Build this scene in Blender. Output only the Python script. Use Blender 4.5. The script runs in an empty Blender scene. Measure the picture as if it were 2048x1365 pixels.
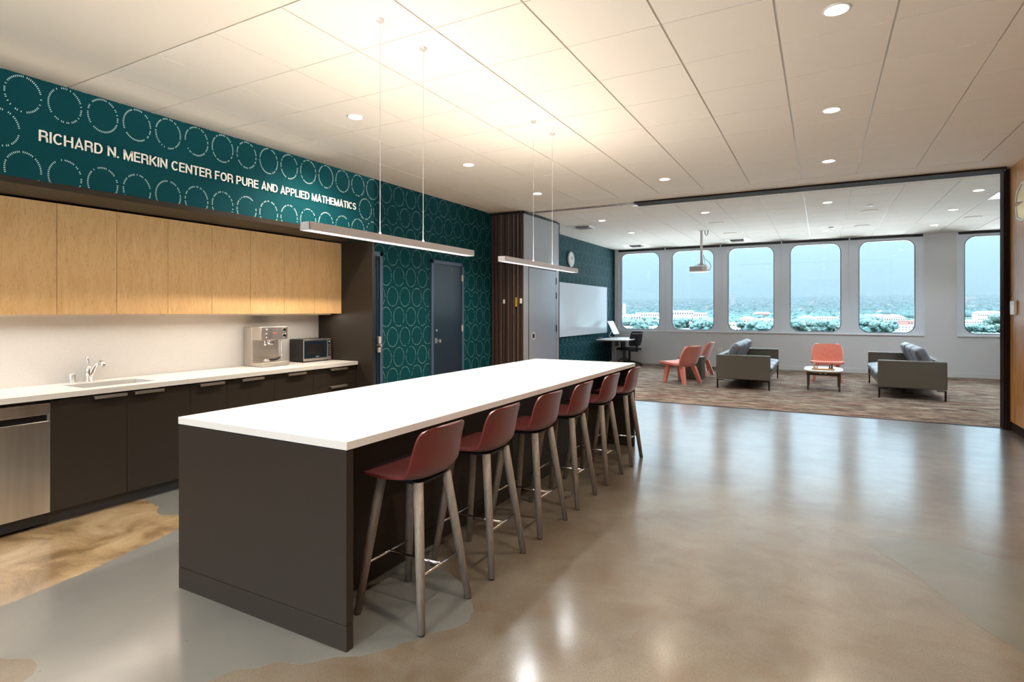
import bpy, math, random
from mathutils import Vector, Matrix
random.seed(7)
PI = math.pi
SC = bpy.context.scene
COL = SC.collection

# ------------------------------------------------------------------ camera
EYE = 1.41
F_PX, YAW, HY = 1134.26, 0.4997, 624.33
cd = bpy.data.cameras.new('camera')
cam = bpy.data.objects.new('camera', cd)
COL.objects.link(cam)
cam.location = (0, 0, EYE)
cam.rotation_euler = (PI / 2, 0, YAW)
cd.sensor_width = 36
cd.lens = 36 * F_PX / 2048
cd.shift_y = -(682.5 - HY) / 2048
cd.clip_end = 20000
cd.clip_start = .05
SC.camera = cam

# ------------------------------------------------------------------ world, sun, view
SC.view_settings.view_transform = 'Standard'
SC.view_settings.look = 'None'
SC.view_settings.gamma = 1
SC.view_settings.use_curve_mapping = False
SC.view_settings.exposure = 0.58
w = bpy.data.worlds.new('sky')
SC.world = w
w.use_nodes = True
nt = w.node_tree
bg = nt.nodes['Background']
tc = nt.nodes.new('ShaderNodeTexCoord')
sp = nt.nodes.new('ShaderNodeSeparateXYZ')
cr = nt.nodes.new('ShaderNodeValToRGB')
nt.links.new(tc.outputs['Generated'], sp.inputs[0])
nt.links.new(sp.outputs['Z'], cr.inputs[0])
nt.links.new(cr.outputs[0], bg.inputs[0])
e = cr.color_ramp.elements
e[0].position = 0.0
e[0].color = (0.36, 0.55, 0.64, 1)
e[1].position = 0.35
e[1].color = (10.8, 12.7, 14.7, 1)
a = cr.color_ramp.elements.new(0.14)
a.color = (0.41, 0.60, 0.68, 1)
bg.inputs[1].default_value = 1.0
sl = bpy.data.lights.new('sun', 'SUN')
so = bpy.data.objects.new('sun', sl)
COL.objects.link(so)
so.rotation_euler = (math.radians(50), 0, math.radians(90))
sl.energy = .6
sl.angle = math.radians(2)
sl.color = (1, .95, .86)
cy = SC.cycles
cy.use_denoising = True
cy.max_bounces = 10
cy.diffuse_bounces = 5
cy.glossy_bounces = 4
cy.transmission_bounces = 8
cy.volume_bounces = 0
cy.transparent_max_bounces = 8
cy.sample_clamp_indirect = 6
cy.caustics_reflective = False
cy.caustics_refractive = False

WARM = (1.0, .83, .65)
NEUT = (1.0, .93, .86)

# ------------------------------------------------------------------ materials
def S(v):
    v /= 255
    return v / 12.92 if v <= .04045 else ((v + .055) / 1.055) ** 2.4
def RGB(r, g, b):
    return (S(r), S(g), S(b), 1)
def mat(name, col, rough=.5, metal=0, spec=.5, coat=0, sheen=0):
    m = bpy.data.materials.new(name)
    m.use_nodes = True
    b = m.node_tree.nodes['Principled BSDF']
    b.inputs['Base Color'].default_value = col
    b.inputs['Roughness'].default_value = rough
    b.inputs['Metallic'].default_value = metal
    b.inputs['Specular IOR Level'].default_value = spec
    b.inputs['Coat Weight'].default_value = coat
    b.inputs['Coat Roughness'].default_value = .18
    b.inputs['Sheen Weight'].default_value = sheen
    return m
def emis(name, col, st):
    m = mat(name, (0, 0, 0, 1))
    b = m.node_tree.nodes['Principled BSDF']
    b.inputs['Emission Color'].default_value = (*col, 1)
    b.inputs['Emission Strength'].default_value = st
    return m
class NG:
    """small node graph helper"""
    def __init__(s, m):
        s.m = m
        s.t = m.node_tree
        s.b = s.t.nodes['Principled BSDF']
    def n(s, kind, **kw):
        x = s.t.nodes.new(kind)
        for k, v in kw.items():
            setattr(x, k, v)
        return x
    def l(s, a, b):
        s.t.links.new(a, b)
    def setin(s, sock, v):
        if isinstance(v, bpy.types.NodeSocket):
            s.l(v, sock)
        else:
            sock.default_value = v
    def math(s, op, a, b=None, c=None, clamp=False):
        x = s.n('ShaderNodeMath', operation=op, use_clamp=clamp)
        s.setin(x.inputs[0], a)
        if b is not None:
            s.setin(x.inputs[1], b)
        if c is not None:
            s.setin(x.inputs[2], c)
        return x.outputs[0]
    def pos(s, scale=(1, 1, 1)):
        g = s.n('ShaderNodeNewGeometry')
        mp = s.n('ShaderNodeMapping')
        mp.inputs['Scale'].default_value = scale
        s.l(g.outputs['Position'], mp.inputs[0])
        return mp.outputs[0]
    def obj(s, scale=(1, 1, 1)):
        g = s.n('ShaderNodeTexCoord')
        mp = s.n('ShaderNodeMapping')
        mp.inputs['Scale'].default_value = scale
        s.l(g.outputs['Object'], mp.inputs[0])
        return mp.outputs[0]
    def noise(s, vec, scale, detail=4, rough=.5, dist=0):
        x = s.n('ShaderNodeTexNoise')
        s.l(vec, x.inputs['Vector'])
        x.inputs['Scale'].default_value = scale
        x.inputs['Detail'].default_value = detail
        x.inputs['Roughness'].default_value = rough
        x.inputs['Distortion'].default_value = dist
        return x.outputs[0]
    def ramp(s, fac, stops):
        x = s.n('ShaderNodeValToRGB')
        s.l(fac, x.inputs[0])
        el = x.color_ramp.elements
        while len(el) < len(stops):
            el.new(.5)
        for q, (p, c) in zip(el, stops):
            q.position = p
            q.color = c
        return x.outputs[0]
    def mix(s, f, a, b, mode='MIX'):
        x = s.n('ShaderNodeMix', data_type='RGBA', blend_type=mode)
        s.setin(x.inputs[0], f)
        s.setin(x.inputs[6], a)
        s.setin(x.inputs[7], b)
        return x.outputs[2]
    def bump(s, h, st=.2, d=.01):
        x = s.n('ShaderNodeBump')
        s.l(h, x.inputs['Height'])
        x.inputs['Strength'].default_value = st
        x.inputs['Distance'].default_value = d
        s.l(x.outputs[0], s.b.inputs['Normal'])
    def col(s, c):
        s.l(c, s.b.inputs['Base Color'])
    def rough(s, c):
        s.l(c, s.b.inputs['Roughness'])

def ring_material(name, k, text_gap, ring=(150, 184, 186), tw=.0042):
    """deep teal wall covering printed with rows of dashed white rings; k = size of the pattern"""
    m = mat(name, RGB(0, 66, 74), .75, spec=.12)
    g = NG(m)
    ge = g.n('ShaderNodeNewGeometry')
    sx = g.n('ShaderNodeSeparateXYZ')
    g.l(ge.outputs['Position'], sx.inputs[0])
    W, H, R = .2595 * k, .2735 * k, .1075 * k
    y0 = 1.905 * k
    z0 = EYE + (2.985 - EYE) * k
    zr = g.math('DIVIDE', g.math('SUBTRACT', z0, sx.outputs['Z']), H)
    zr = g.math('ADD', zr, .5)
    row = g.math('FLOOR', zr)
    fz = g.math('MULTIPLY', g.math('SUBTRACT', g.math('SUBTRACT', zr, row), .5), H)
    odd = g.math('MULTIPLY', g.math('FLOORED_MODULO', row, 2), .5)
    yr = g.math('ADD', g.math('ADD', g.math('DIVIDE', g.math('SUBTRACT', sx.outputs['Y'], y0), W), .5), odd)
    cel = g.math('FLOOR', yr)
    fy = g.math('MULTIPLY', g.math('SUBTRACT', g.math('SUBTRACT', yr, cel), .5), W)
    fz = g.math('MULTIPLY', fz, .1075 / .1285)
    rr = g.math('SQRT', g.math('ADD', g.math('MULTIPLY', fz, fz), g.math('MULTIPLY', fy, fy)))
    on = g.math('LESS_THAN', g.math('ABSOLUTE', g.math('SUBTRACT', rr, R)), tw * k)
    ang = g.math('MULTIPLY', g.math('ADD', g.math('ARCTAN2', fz, fy), PI), 58 / (2 * PI))
    ai = g.math('FLOOR', ang)
    fa = g.math('LESS_THAN', g.math('ABSOLUTE', g.math('SUBTRACT', g.math('SUBTRACT', ang, ai), .5)), .20)
    cv = g.n('ShaderNodeCombineXYZ')
    g.l(ai, cv.inputs[0])
    g.l(cel, cv.inputs[1])
    g.l(row, cv.inputs[2])
    wn = g.n('ShaderNodeTexWhiteNoise', noise_dimensions='3D')
    g.l(cv.outputs[0], wn.inputs[0])
    keep = g.math('GREATER_THAN', wn.outputs[0], .2)
    f = g.math('MULTIPLY', g.math('MULTIPLY', on, fa), keep)
    if text_gap:
        inrow = g.math('LESS_THAN', g.math('ABSOLUTE', g.math('SUBTRACT', row, 1)), .4)
        incol = g.math('MULTIPLY', g.math('GREATER_THAN', cel, .5), g.math('LESS_THAN', cel, 13.5))
        f = g.math('MULTIPLY', f, g.math('SUBTRACT', 1, g.math('MULTIPLY', inrow, incol)))
    g.col(g.mix(f, (.0, .046, .060, 1), RGB(*ring)))
    return m

M = {}
M['teal'] = ring_material('teal_ring_wallcovering', 1.0, False)
M['teal_header'] = ring_material('teal_ring_header', .8336, True, (204, 228, 226), .0054)
M['plaster'] = mat('painted_plaster', RGB(214, 206, 196), .8)
M['ceil_paint'] = mat('ceiling_paint', RGB(240, 232, 222), .85)
M['tile'] = mat('ceiling_tile', RGB(244, 238, 230), .9)
g = NG(M['tile'])
g.bump(g.noise(g.pos(), 90, 3), .15, .002)
M['grid'] = mat('ceiling_grid', RGB(196, 190, 182), .5)
M['white_metal'] = mat('white_painted_metal', RGB(226, 224, 222), .4)
M['silver'] = mat('silver_painted_metal', RGB(206, 202, 204), .4, .2)
M['white_plastic'] = mat('white_plastic', RGB(238, 238, 236), .35)
M['handle_grey'] = mat('warm_grey_metal', RGB(142, 136, 130), .45, .5)
M['black'] = mat('black_plastic', RGB(22, 21, 22), .45)
M['dark_metal'] = mat('dark_metal', RGB(40, 38, 38), .4, .6)
M['black_trim'] = mat('dark_bronze_trim', RGB(40, 29, 27), .9, spec=.08)
M['chrome'] = mat('chrome', (.8, .8, .82, 1), .08, 1)
M['steel'] = mat('brushed_steel', (.62, .58, .53, 1), .3, 1)
g = NG(M['steel'])
n = g.noise(g.pos((1, 3, 40)), 3, 3)
g.rough(g.math('MULTIPLY_ADD', n, .25, .28))
M['steel_door'] = mat('stainless_front', (.60, .57, .53, 1), .34, 1)
g = NG(M['steel_door'])
n = g.noise(g.pos((1, 7, .6)), 1.2, 3, .5, .5)
g.col(g.ramp(n, [(.3, (.50, .46, .42, 1)), (.7, (.74, .70, .65, 1))]))
M['counter'] = mat('white_quartz', RGB(233, 231, 227), .25)
g = NG(M['counter'])
n = g.noise(g.pos(), 220, 2)
g.col(g.ramp(n, [(.35, RGB(204, 203, 201)), (.6, RGB(212, 212, 211))]))
M['laminate'] = mat('dark_brown_laminate', RGB(41, 35, 29), .48, spec=.25)
M['laminate_in'] = mat('dark_brown_carcass_laminate', RGB(44, 39, 37), .5)  # slightly greyer brown for carcasses, plinths and toe kicks
M['maple'] = mat('maple_veneer', RGB(214, 172, 116), .38)
g = NG(M['maple'])
n1 = g.noise(g.pos((7, 7, 1.1)), 2.2, 5, .6, 2.2)
n2 = g.noise(g.pos((30, 30, 4)), 6, 4, .7, .6)
c1 = g.ramp(n1, [(.3, RGB(206, 162, 108)), (.5, RGB(226, 186, 132)), (.7, RGB(234, 200, 150))])
c2 = g.ramp(n2, [(.36, RGB(160, 108, 58)), (.43, RGB(230, 192, 138))])
g.col(g.mix(.45, c1, c2))
M['wood_panel'] = mat('amber_wood_panel', RGB(186, 132, 70), .3)
g = NG(M['wood_panel'])
n1 = g.noise(g.pos((3, 12, .7)), 2.5, 5, .6, .8)
g.col(g.ramp(n1, [(.3, RGB(160, 106, 50)), (.7, RGB(200, 146, 82))]))
g.rough(g.math('MULTIPLY_ADD', g.noise(g.pos((3, 25, .8)), 3, 4), .3, .16))
M['door_blue'] = mat('dark_blue_door_paint', RGB(16, 34, 52), .32)
M['frame_blue'] = mat('blue_grey_frame_paint', RGB(62, 84, 110), .4)
M['glass_dark'] = mat('dark_glass', (.01, .02, .03, 1), .05)
M['accordion'] = mat('dark_brown_accordion_vinyl', RGB(62, 48, 46), .38)
M['grey_panel'] = mat('grey_painted_panel', RGB(150, 156, 164), .45)
M['grey_door'] = mat('blue_grey_door_laminate', RGB(146, 154, 168), .42)
M['board'] = mat('whiteboard', RGB(222, 230, 240), .12)
M['win_panel'] = mat('window_panel_paint', RGB(222, 227, 236), .4)
M['gasket'] = mat('window_gasket', RGB(60, 78, 92), .5)
M['far_wall'] = mat('far_wall_paint', RGB(214, 213, 214), .75)
M['maroon'] = mat('maroon_plastic', RGB(86, 21, 17), .4, coat=.15, sheen=.08)
M['stool_leg'] = mat('taupe_stained_ash', RGB(118, 104, 92), .5)
g = NG(M['stool_leg'])
n = g.noise(g.obj((60, 60, 3)), 3, 3)
g.col(g.ramp(n, [(.3, RGB(102, 92, 84)), (.7, RGB(128, 117, 106))]))
M['coral'] = mat('coral_felt', RGB(226, 112, 84), .85, sheen=.6)
g = NG(M['coral'])
n = g.noise(g.obj(), 45, 4, .7)
g.col(g.ramp(n, [(.3, RGB(214, 112, 88)), (.7, RGB(236, 142, 118))]))
M['sofa'] = mat('olive_grey_leather', RGB(96, 88, 76), .45)
M['sofa_cushion'] = mat('grey_leather', RGB(112, 112, 116), .42)
g = NG(M['sofa_cushion'])
g.bump(g.noise(g.obj((1, 3, 1)), 6, 4, .5, 1.5), .7, .03)
M['table_leg'] = mat('dark_brown_wood', RGB(72, 54, 38), .45)
M['brown_felt'] = mat('dark_olive_felt', RGB(74, 66, 48), .8)
M['chessboard'] = mat('wood_board', RGB(196, 136, 74), .45)
M['light_wood'] = mat('pale_pieces_wood', RGB(206, 170, 150), .4)
M['dark_wood'] = mat('dark_pieces_wood', RGB(70, 52, 44), .4)
M['desk_grey'] = mat('grey_desk_metal', RGB(122, 116, 122), .45)
M['mesh'] = mat('charcoal_mesh', RGB(46, 46, 56), .7)
M['gold'] = mat('gold_metal', (.62, .50, .24, 1), .25, 1)
M['letter'] = mat('white_letter_paint', RGB(244, 244, 240), .5)
M['downlight'] = emis('downlight_lens', (1, .93, .82), 9)
M['pendant_lens'] = emis('pendant_lens', (.97, .98, 1), 6)
M['screen'] = emis('pale_lit_screen', (.62, .86, .90), .75)
M['red_display'] = emis('red_logo_glow', (1, .12, .08), 1.0)
M['green_display'] = emis('green_clock_digits', (.3, .8, .3), 1.0)

M['concrete'] = mat('polished_concrete', RGB(168, 148, 122), .4, coat=1, spec=.3)
M['concrete'].node_tree.nodes['Principled BSDF'].inputs['Coat Roughness'].default_value = .18
M['concrete'].node_tree.nodes['Principled BSDF'].inputs['Coat IOR'].default_value = 1.75
g = NG(M['concrete'])
P = g.pos()
n1 = g.noise(P, .9, 5, .6, .4)
n2 = g.noise(P, 3.2, 4, .6, .5)
n3 = g.noise(P, 150, 2, .6)
ca = g.ramp(n1, [(.3, RGB(80, 75, 67)), (.5, RGB(102, 95, 84)), (.72, RGB(121, 113, 99))])
cb = g.ramp(n2, [(.36, RGB(90, 70, 47)), (.52, RGB(104, 95, 82)), (.70, RGB(119, 112, 99))])
cc = g.mix(.45, ca, cb)
gx_ = g.n('ShaderNodeSeparateXYZ')
g.l(P, gx_.inputs[0])
wv = g.math('MULTIPLY_ADD', g.noise(P, 1.4, 3, .5), 1.2, gx_.outputs['X'])
sand = g.math('SUBTRACT', 1, g.math('MULTIPLY_ADD', wv, 1.6, 4.9, clamp=True))
n4 = g.noise(P, 2.6, 5, .65, .6)
cs = g.ramp(n4, [(.38, RGB(108, 86, 56)), (.5, RGB(146, 124, 92)), (.66, RGB(170, 150, 118))])
cc = g.mix(sand, cc, cs)
cc = g.mix(g.ramp(n3, [(.38, (.42, .42, .42, 1)), (.5, (0, 0, 0, 1))]), cc, RGB(66, 54, 38))
g.col(cc)
g.rough(g.math('MULTIPLY_ADD', g.noise(g.pos((1, 3, 1)), 3, 3, .5), .1, .34))
g.bump(g.noise(g.pos((1, 2.5, 1)), 1.6, 2, .5), .06, .012)
M['concrete_grey'] = mat('grey_skim_concrete', RGB(136, 134, 124), .4, coat=1, spec=.3)
g = NG(M['concrete_grey'])
P = g.pos()
n1 = g.noise(P, 1.6, 5, .6, .6)
c = g.ramp(n1, [(.3, RGB(90, 91, 88)), (.7, RGB(105, 105, 101))])
vo = g.n('ShaderNodeTexVoronoi')
g.l(P, vo.inputs['Vector'])
vo.inputs['Scale'].default_value = 9
sp_ = g.math('LESS_THAN', vo.outputs['Distance'], .035)
g.col(g.mix(sp_, c, RGB(70, 60, 48)))
g.rough(g.math('MULTIPLY_ADD', n1, .1, .35))
M['concrete_pale'] = mat('pale_skim_concrete', RGB(150, 143, 126), .4, coat=1, spec=.3)
g = NG(M['concrete_pale'])
n1 = g.noise(g.pos(), 2.5, 5, .6, .6)
g.col(g.ramp(n1, [(.3, RGB(86, 85, 77)), (.7, RGB(100, 98, 90))]))
M['carpet'] = mat('streaked_carpet', RGB(140, 118, 100), .95, spec=.1)
g = NG(M['carpet'])
n1 = g.noise(g.pos((1.2, 4.6, 1)), 1.6, 3, .6, .2)
n2 = g.noise(g.pos((2.2, 21, 1)), 1.6, 3, .65, .3)
n3 = g.noise(g.pos((1, 2.2, 1)), 1.1, 2, .5)
c1 = g.ramp(n1, [(.42, RGB(58, 42, 36)), (.49, RGB(98, 80, 66)), (.58, RGB(150, 132, 114))])
c2 = g.ramp(n2, [(.41, RGB(44, 32, 27)), (.49, RGB(100, 82, 68)), (.57, RGB(196, 180, 160))])
c = g.mix(.55, c1, c2)
g.col(g.mix(g.ramp(n3, [(.45, (0, 0, 0, 1)), (.62, (.45, .45, .45, 1))]), c, RGB(112, 74, 60)))

# outdoors
M['ground'] = mat('distant_ground', RGB(120, 130, 120), .9)
g = NG(M['ground'])
n = g.noise(g.pos(), .012, 6, .7)
g.col(g.ramp(n, [(.35, RGB(40, 66, 58)), (.52, RGB(60, 84, 72)), (.62, RGB(104, 104, 98))]))
M['leaf'] = mat('tree_canopy', RGB(62, 116, 84), .8)
g = NG(M['leaf'])
oi = g.n('ShaderNodeObjectInfo')
n = g.noise(g.pos(), .28, 6, .85)
c = g.ramp(n, [(.45, RGB(6, 24, 26)), (.58, RGB(66, 90, 78))])
g.col(g.mix(g.math('MULTIPLY', oi.outputs['Random'], .5), c, RGB(36, 76, 78)))
M['bark'] = mat('tree_bark', RGB(110, 90, 70), .9)
M['stucco'] = mat('white_stucco', RGB(138, 134, 130), .8)
M['stucco_tan'] = mat('tan_stucco', RGB(128, 114, 104), .8)
M['roof_red'] = mat('clay_roof', RGB(120, 84, 76), .8)
M['roof_grey'] = mat('pale_flat_roof', RGB(124, 122, 118), .8)
M['win_dark'] = mat('building_window', RGB(34, 42, 50), .3)
M['mountain'] = mat('hazy_mountain_scrub', RGB(120, 140, 130), .95)
g = NG(M['mountain'])
n = g.noise(g.pos((1, .35, 1)), .03, 6, .8)
g.col(g.ramp(n, [(.42, RGB(22, 44, 46)), (.56, RGB(60, 78, 74)), (.66, RGB(110, 110, 100))]))

def glass_mat():
    m = bpy.data.materials.new('clear_window_glass')
    m.use_nodes = True
    t = m.node_tree
    t.nodes.remove(t.nodes['Principled BSDF'])
    out = t.nodes['Material Output']
    tr = t.nodes.new('ShaderNodeBsdfTransparent')
    tr.inputs[0].default_value = (.95, .985, .99, 1)
    gl = t.nodes.new('ShaderNodeBsdfGlossy')
    gl.inputs['Roughness'].default_value = .02
    fr = t.nodes.new('ShaderNodeFresnel')
    fr.inputs[0].default_value = 1.35
    mx = t.nodes.new('ShaderNodeMixShader')
    t.links.new(fr.outputs[0], mx.inputs[0])
    t.links.new(tr.outputs[0], mx.inputs[1])
    t.links.new(gl.outputs[0], mx.inputs[2])
    t.links.new(mx.outputs[0], out.inputs[0])
    return m
M['glass'] = glass_mat()

# ------------------------------------------------------------------ mesh helpers
class MB:
    def __init__(s):
        s.v, s.f, s.mi = [], [], []
    def add(s, vs, fs, mi=0):
        o = len(s.v)
        s.v += [tuple(p) for p in vs]
        s.f += [tuple(i + o for i in q) for q in fs]
        s.mi += [mi] * len(fs)
        return s
    def box(s, x0, x1, y0, y1, z0, z1, mi=0):
        vs = [(x, y, z) for x in (x0, x1) for y in (y0, y1) for z in (z0, z1)]
        return s.add(vs, [(0, 1, 3, 2), (4, 6, 7, 5), (0, 4, 5, 1), (2, 3, 7, 6), (0, 2, 6, 4), (1, 5, 7, 3)], mi)
    def obox(s, c, size, rot=None, mi=0):
        R = rot or Matrix.Identity(3)
        c = Vector(c)
        hx, hy, hz = [q / 2 for q in size]
        vs = [c + R @ Vector((x, y, z)) for x in (-hx, hx) for y in (-hy, hy) for z in (-hz, hz)]
        return s.add(vs, [(0, 1, 3, 2), (4, 6, 7, 5), (0, 4, 5, 1), (2, 3, 7, 6), (0, 2, 6, 4), (1, 5, 7, 3)], mi)
    def taper(s, a, b, sa, sb, mi=0):
        """bar with rectangular section sa=(w,d) at a, sb at b, section kept horizontal"""
        vs = []
        for p, q in ((a, sa), (b, sb)):
            for x, y in ((-1, -1), (1, -1), (1, 1), (-1, 1)):
                vs.append((p[0] + x * q[0] / 2, p[1] + y * q[1] / 2, p[2]))
        return s.add(vs, [(3, 2, 1, 0), (4, 5, 6, 7), (0, 1, 5, 4), (1, 2, 6, 5), (2, 3, 7, 6), (3, 0, 4, 7)], mi)
    def tube(s, pts, r, n=12, mi=0, cap=True):
        pts = [Vector(p) for p in pts]
        rs = r if isinstance(r, (list, tuple)) else [r] * len(pts)
        rings = []
        up = None
        for i, p in enumerate(pts):
            t = (pts[min(i + 1, len(pts) - 1)] - pts[max(i - 1, 0)]).normalized()
            if up is None:
                up = Vector((0, 0, 1)) if abs(t.z) < .9 else Vector((1, 0, 0))
            a_ = t.cross(up).normalized()
            b_ = a_.cross(t).normalized()
            up = b_
            rings.append([p + (a_ * math.cos(2 * PI * k / n) + b_ * math.sin(2 * PI * k / n)) * rs[i] for k in range(n)])
        vs = [v for q in rings for v in q]
        fs = []
        for i in range(len(pts) - 1):
            for k in range(n):
                fs.append((i * n + k, i * n + (k + 1) % n, (i + 1) * n + (k + 1) % n, (i + 1) * n + k))
        if cap:
            fs.append(tuple(range(n))[::-1])
            fs.append(tuple((len(pts) - 1) * n + k for k in range(n)))
        return s.add(vs, fs, mi)
    def lathe(s, c, prof, n=24, mi=0, axis='z'):
        """prof: (radius, height) pairs"""
        vs, fs = [], []
        for r, h in prof:
            for k in range(n):
                a_ = 2 * PI * k / n
                p = (r * math.cos(a_), r * math.sin(a_), h)
                if axis == 'x':
                    p = (p[2], p[0], p[1])
                if axis == 'y':
                    p = (p[0], p[2], p[1])
                vs.append((c[0] + p[0], c[1] + p[1], c[2] + p[2]))
        m = len(prof)
        for i in range(m - 1):
            for k in range(n):
                fs.append((i * n + k, i * n + (k + 1) % n, (i + 1) * n + (k + 1) % n, (i + 1) * n + k))
        fs.append(tuple(range(n))[::-1])
        fs.append(tuple((m - 1) * n + k for k in range(n)))
        return s.add(vs, fs, mi)
    def prism(s, poly, z0, z1, mi=0):
        n = len(poly)
        vs = [(x, y, z0) for x, y in poly] + [(x, y, z1) for x, y in poly]
        fs = [tuple(range(n))[::-1], tuple(range(n, 2 * n))]
        fs += [(i, (i + 1) % n, n + (i + 1) % n, n + i) for i in range(n)]
        return s.add(vs, fs, mi)
    def build(s, name, m, parent=None, bevel=0, smooth=False, seg=2, sub=0, label=None, world=True):
        me = bpy.data.meshes.new(name)
        me.from_pydata(s.v, [], s.f)
        ms = m if isinstance(m, (list, tuple)) else [m]
        for q in ms:
            me.materials.append(M[q] if isinstance(q, str) else q)
        for p, i in zip(me.polygons, s.mi):
            p.material_index = i
            p.use_smooth = smooth
        me.update()
        o = bpy.data.objects.new(name, me)
        COL.objects.link(o)
        if parent is not None:
            o.parent = parent
            if world:
                off = WO.get(parent.name, Vector((0, 0, 0)))
                me.transform(Matrix.Translation(-off))
                WO[o.name] = off
        if bevel:
            b = o.modifiers.new('edge', 'BEVEL')
            b.width = bevel
            b.segments = seg
            b.limit_method = 'ANGLE'
            b.angle_limit = math.radians(35)
            if smooth is False:
                for p in me.polygons:
                    p.use_smooth = True
                try:
                    me.set_sharp_from_angle(angle=math.radians(35))
                except Exception:
                    pass
        if sub:
            q = o.modifiers.new('sub', 'SUBSURF')
            q.levels = q.render_levels = sub
        if label:
            o['label'] = label
        return o
WO = {}
def tag(o, label, cat, group=None, kind=None):
    o['label'] = label
    o['category'] = cat
    if group:
        o['group'] = group
    if kind:
        o['kind'] = kind
    return o
def thing(name, loc, label, cat, group=None, rz=0):
    o = bpy.data.objects.new(name, None)
    COL.objects.link(o)
    o.empty_display_size = .1
    o.location = loc
    o.rotation_euler = (0, 0, rz)
    WO[o.name] = Vector(loc)
    return tag(o, label, cat, group)
def local(name, label, cat, group=None):
    return thing(name, (0, 0, 0), label, cat, group)
def struct(name, mb, m, parent=None, **k):
    o = mb.build(name, m, parent, **k)
    o['kind'] = 'structure'
    return o
def sroot(name, loc):
    o = bpy.data.objects.new(name, None)
    COL.objects.link(o)
    o.location = loc
    WO[o.name] = Vector(loc)
    o['kind'] = 'structure'
    return o
def kids(o):
    return [c for c in bpy.data.objects if c.parent == o]
def dup(o, loc, rz, label):
    c = o.copy()
    COL.objects.link(c)
    c.location = loc
    c.rotation_euler = (0, 0, rz)
    c['label'] = label
    for p in kids(o):
        q = p.copy()
        COL.objects.link(q)
        q.parent = c
        for r in kids(p):
            t = r.copy()
            COL.objects.link(t)
            t.parent = q
    return c
SW = .135
def arc(cx, cy, rx, ry, a0, a1, n=10):
    return [(cx + rx * math.cos(math.radians(a0 + (a1 - a0) * k / n)), cy + ry * math.sin(math.radians(a0 + (a1 - a0) * k / n))) for k in range(n + 1)]
h0, h1 = SW / 2, 1 - SW / 2
GLYPH = {
    'I': (.15, [[(h0, 0), (h0, 1)]]),
    'L': (.52, [[(h0, 1), (h0, h0), (.52, h0)]]),
    'T': (.60, [[(0, h1), (.60, h1)], [(.30, 0), (.30, h1)]]),
    'H': (.70, [[(h0, 0), (h0, 1)], [(.625, 0), (.625, 1)], [(h0, .53), (.625, .53)]]),
    'E': (.58, [[(.58, h1), (h0, h1), (h0, h0), (.58, h0)], [(h0, .53), (.54, .53)]]),
    'F': (.54, [[(.54, h1), (h0, h1), (h0, 0)], [(h0, .51), (.49, .51)]]),
    'N': (.70, [[(h0, 0), (h0, 1)], [(.625, 0), (.625, 1)], [(h0 - .01, .97), (.635, .03)]]),
    'M': (.82, [[(h0, 0), (h0, 1)], [(.745, 0), (.745, 1)], [(h0, .98), (.41, .06), (.745, .98)]]),
    'K': (.68, [[(h0, 0), (h0, 1)], [(.62, 1), (h0, .36)], [(.26, .55), (.64, 0)]]),
    'A': (.70, [[(.06, 0), (.35, .97), (.64, 0)], [(.15, .28), (.55, .28)]]),
    'D': (.68, [[(h0, h0), (h0, h1), (.30, h1)] + arc(.30, .5, .305, .5 - h0, 90, -90, 14) + [(.30, h0), (h0, h0)]]),
    'P': (.62, [[(h0, 0), (h0, h1), (.34, h1)] + arc(.34, (h1 + .45) / 2, .205, (h1 - .45) / 2, 90, -90) + [(.34, .45), (h0, .45)]]),
    'R': (.67, [[(h0, 0), (h0, h1), (.36, h1)] + arc(.36, (h1 + .48) / 2, .205, (h1 - .48) / 2, 90, -90) + [(.36, .48), (h0, .48)], [(.40, .47)] + arc(.40, .32, .17, .15, 90, 0, 6) + [(.58, .12), (.61, 0)]]),
    'U': (.69, [[(h0, 1), (h0, .36)] + arc(.345, .36, .27, .36 - h0, 180, 360, 14) + [(.615, .36), (.615, 1)]]),
    'C': (.70, [arc(.37, .5, .295, .5 - h0, 42, 318, 22)]),
    'O': (.75, [arc(.375, .5, .30, .5 - h0, 0, 360, 28)]),
    'S': (.62, [arc(.31, .715, .225, .285 - h0, 20, 180, 10) + arc(.31, .71, .225, .20, 180, 262, 5) + arc(.31, .29, .235, .215, 82, 0, 6) + arc(.31, .285, .235, .285 - h0, 0, -162, 10)]),
    '.': (.16, [[(.08, 0), (.08, .15)]]),
    ' ': (.22, []),
}
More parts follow.
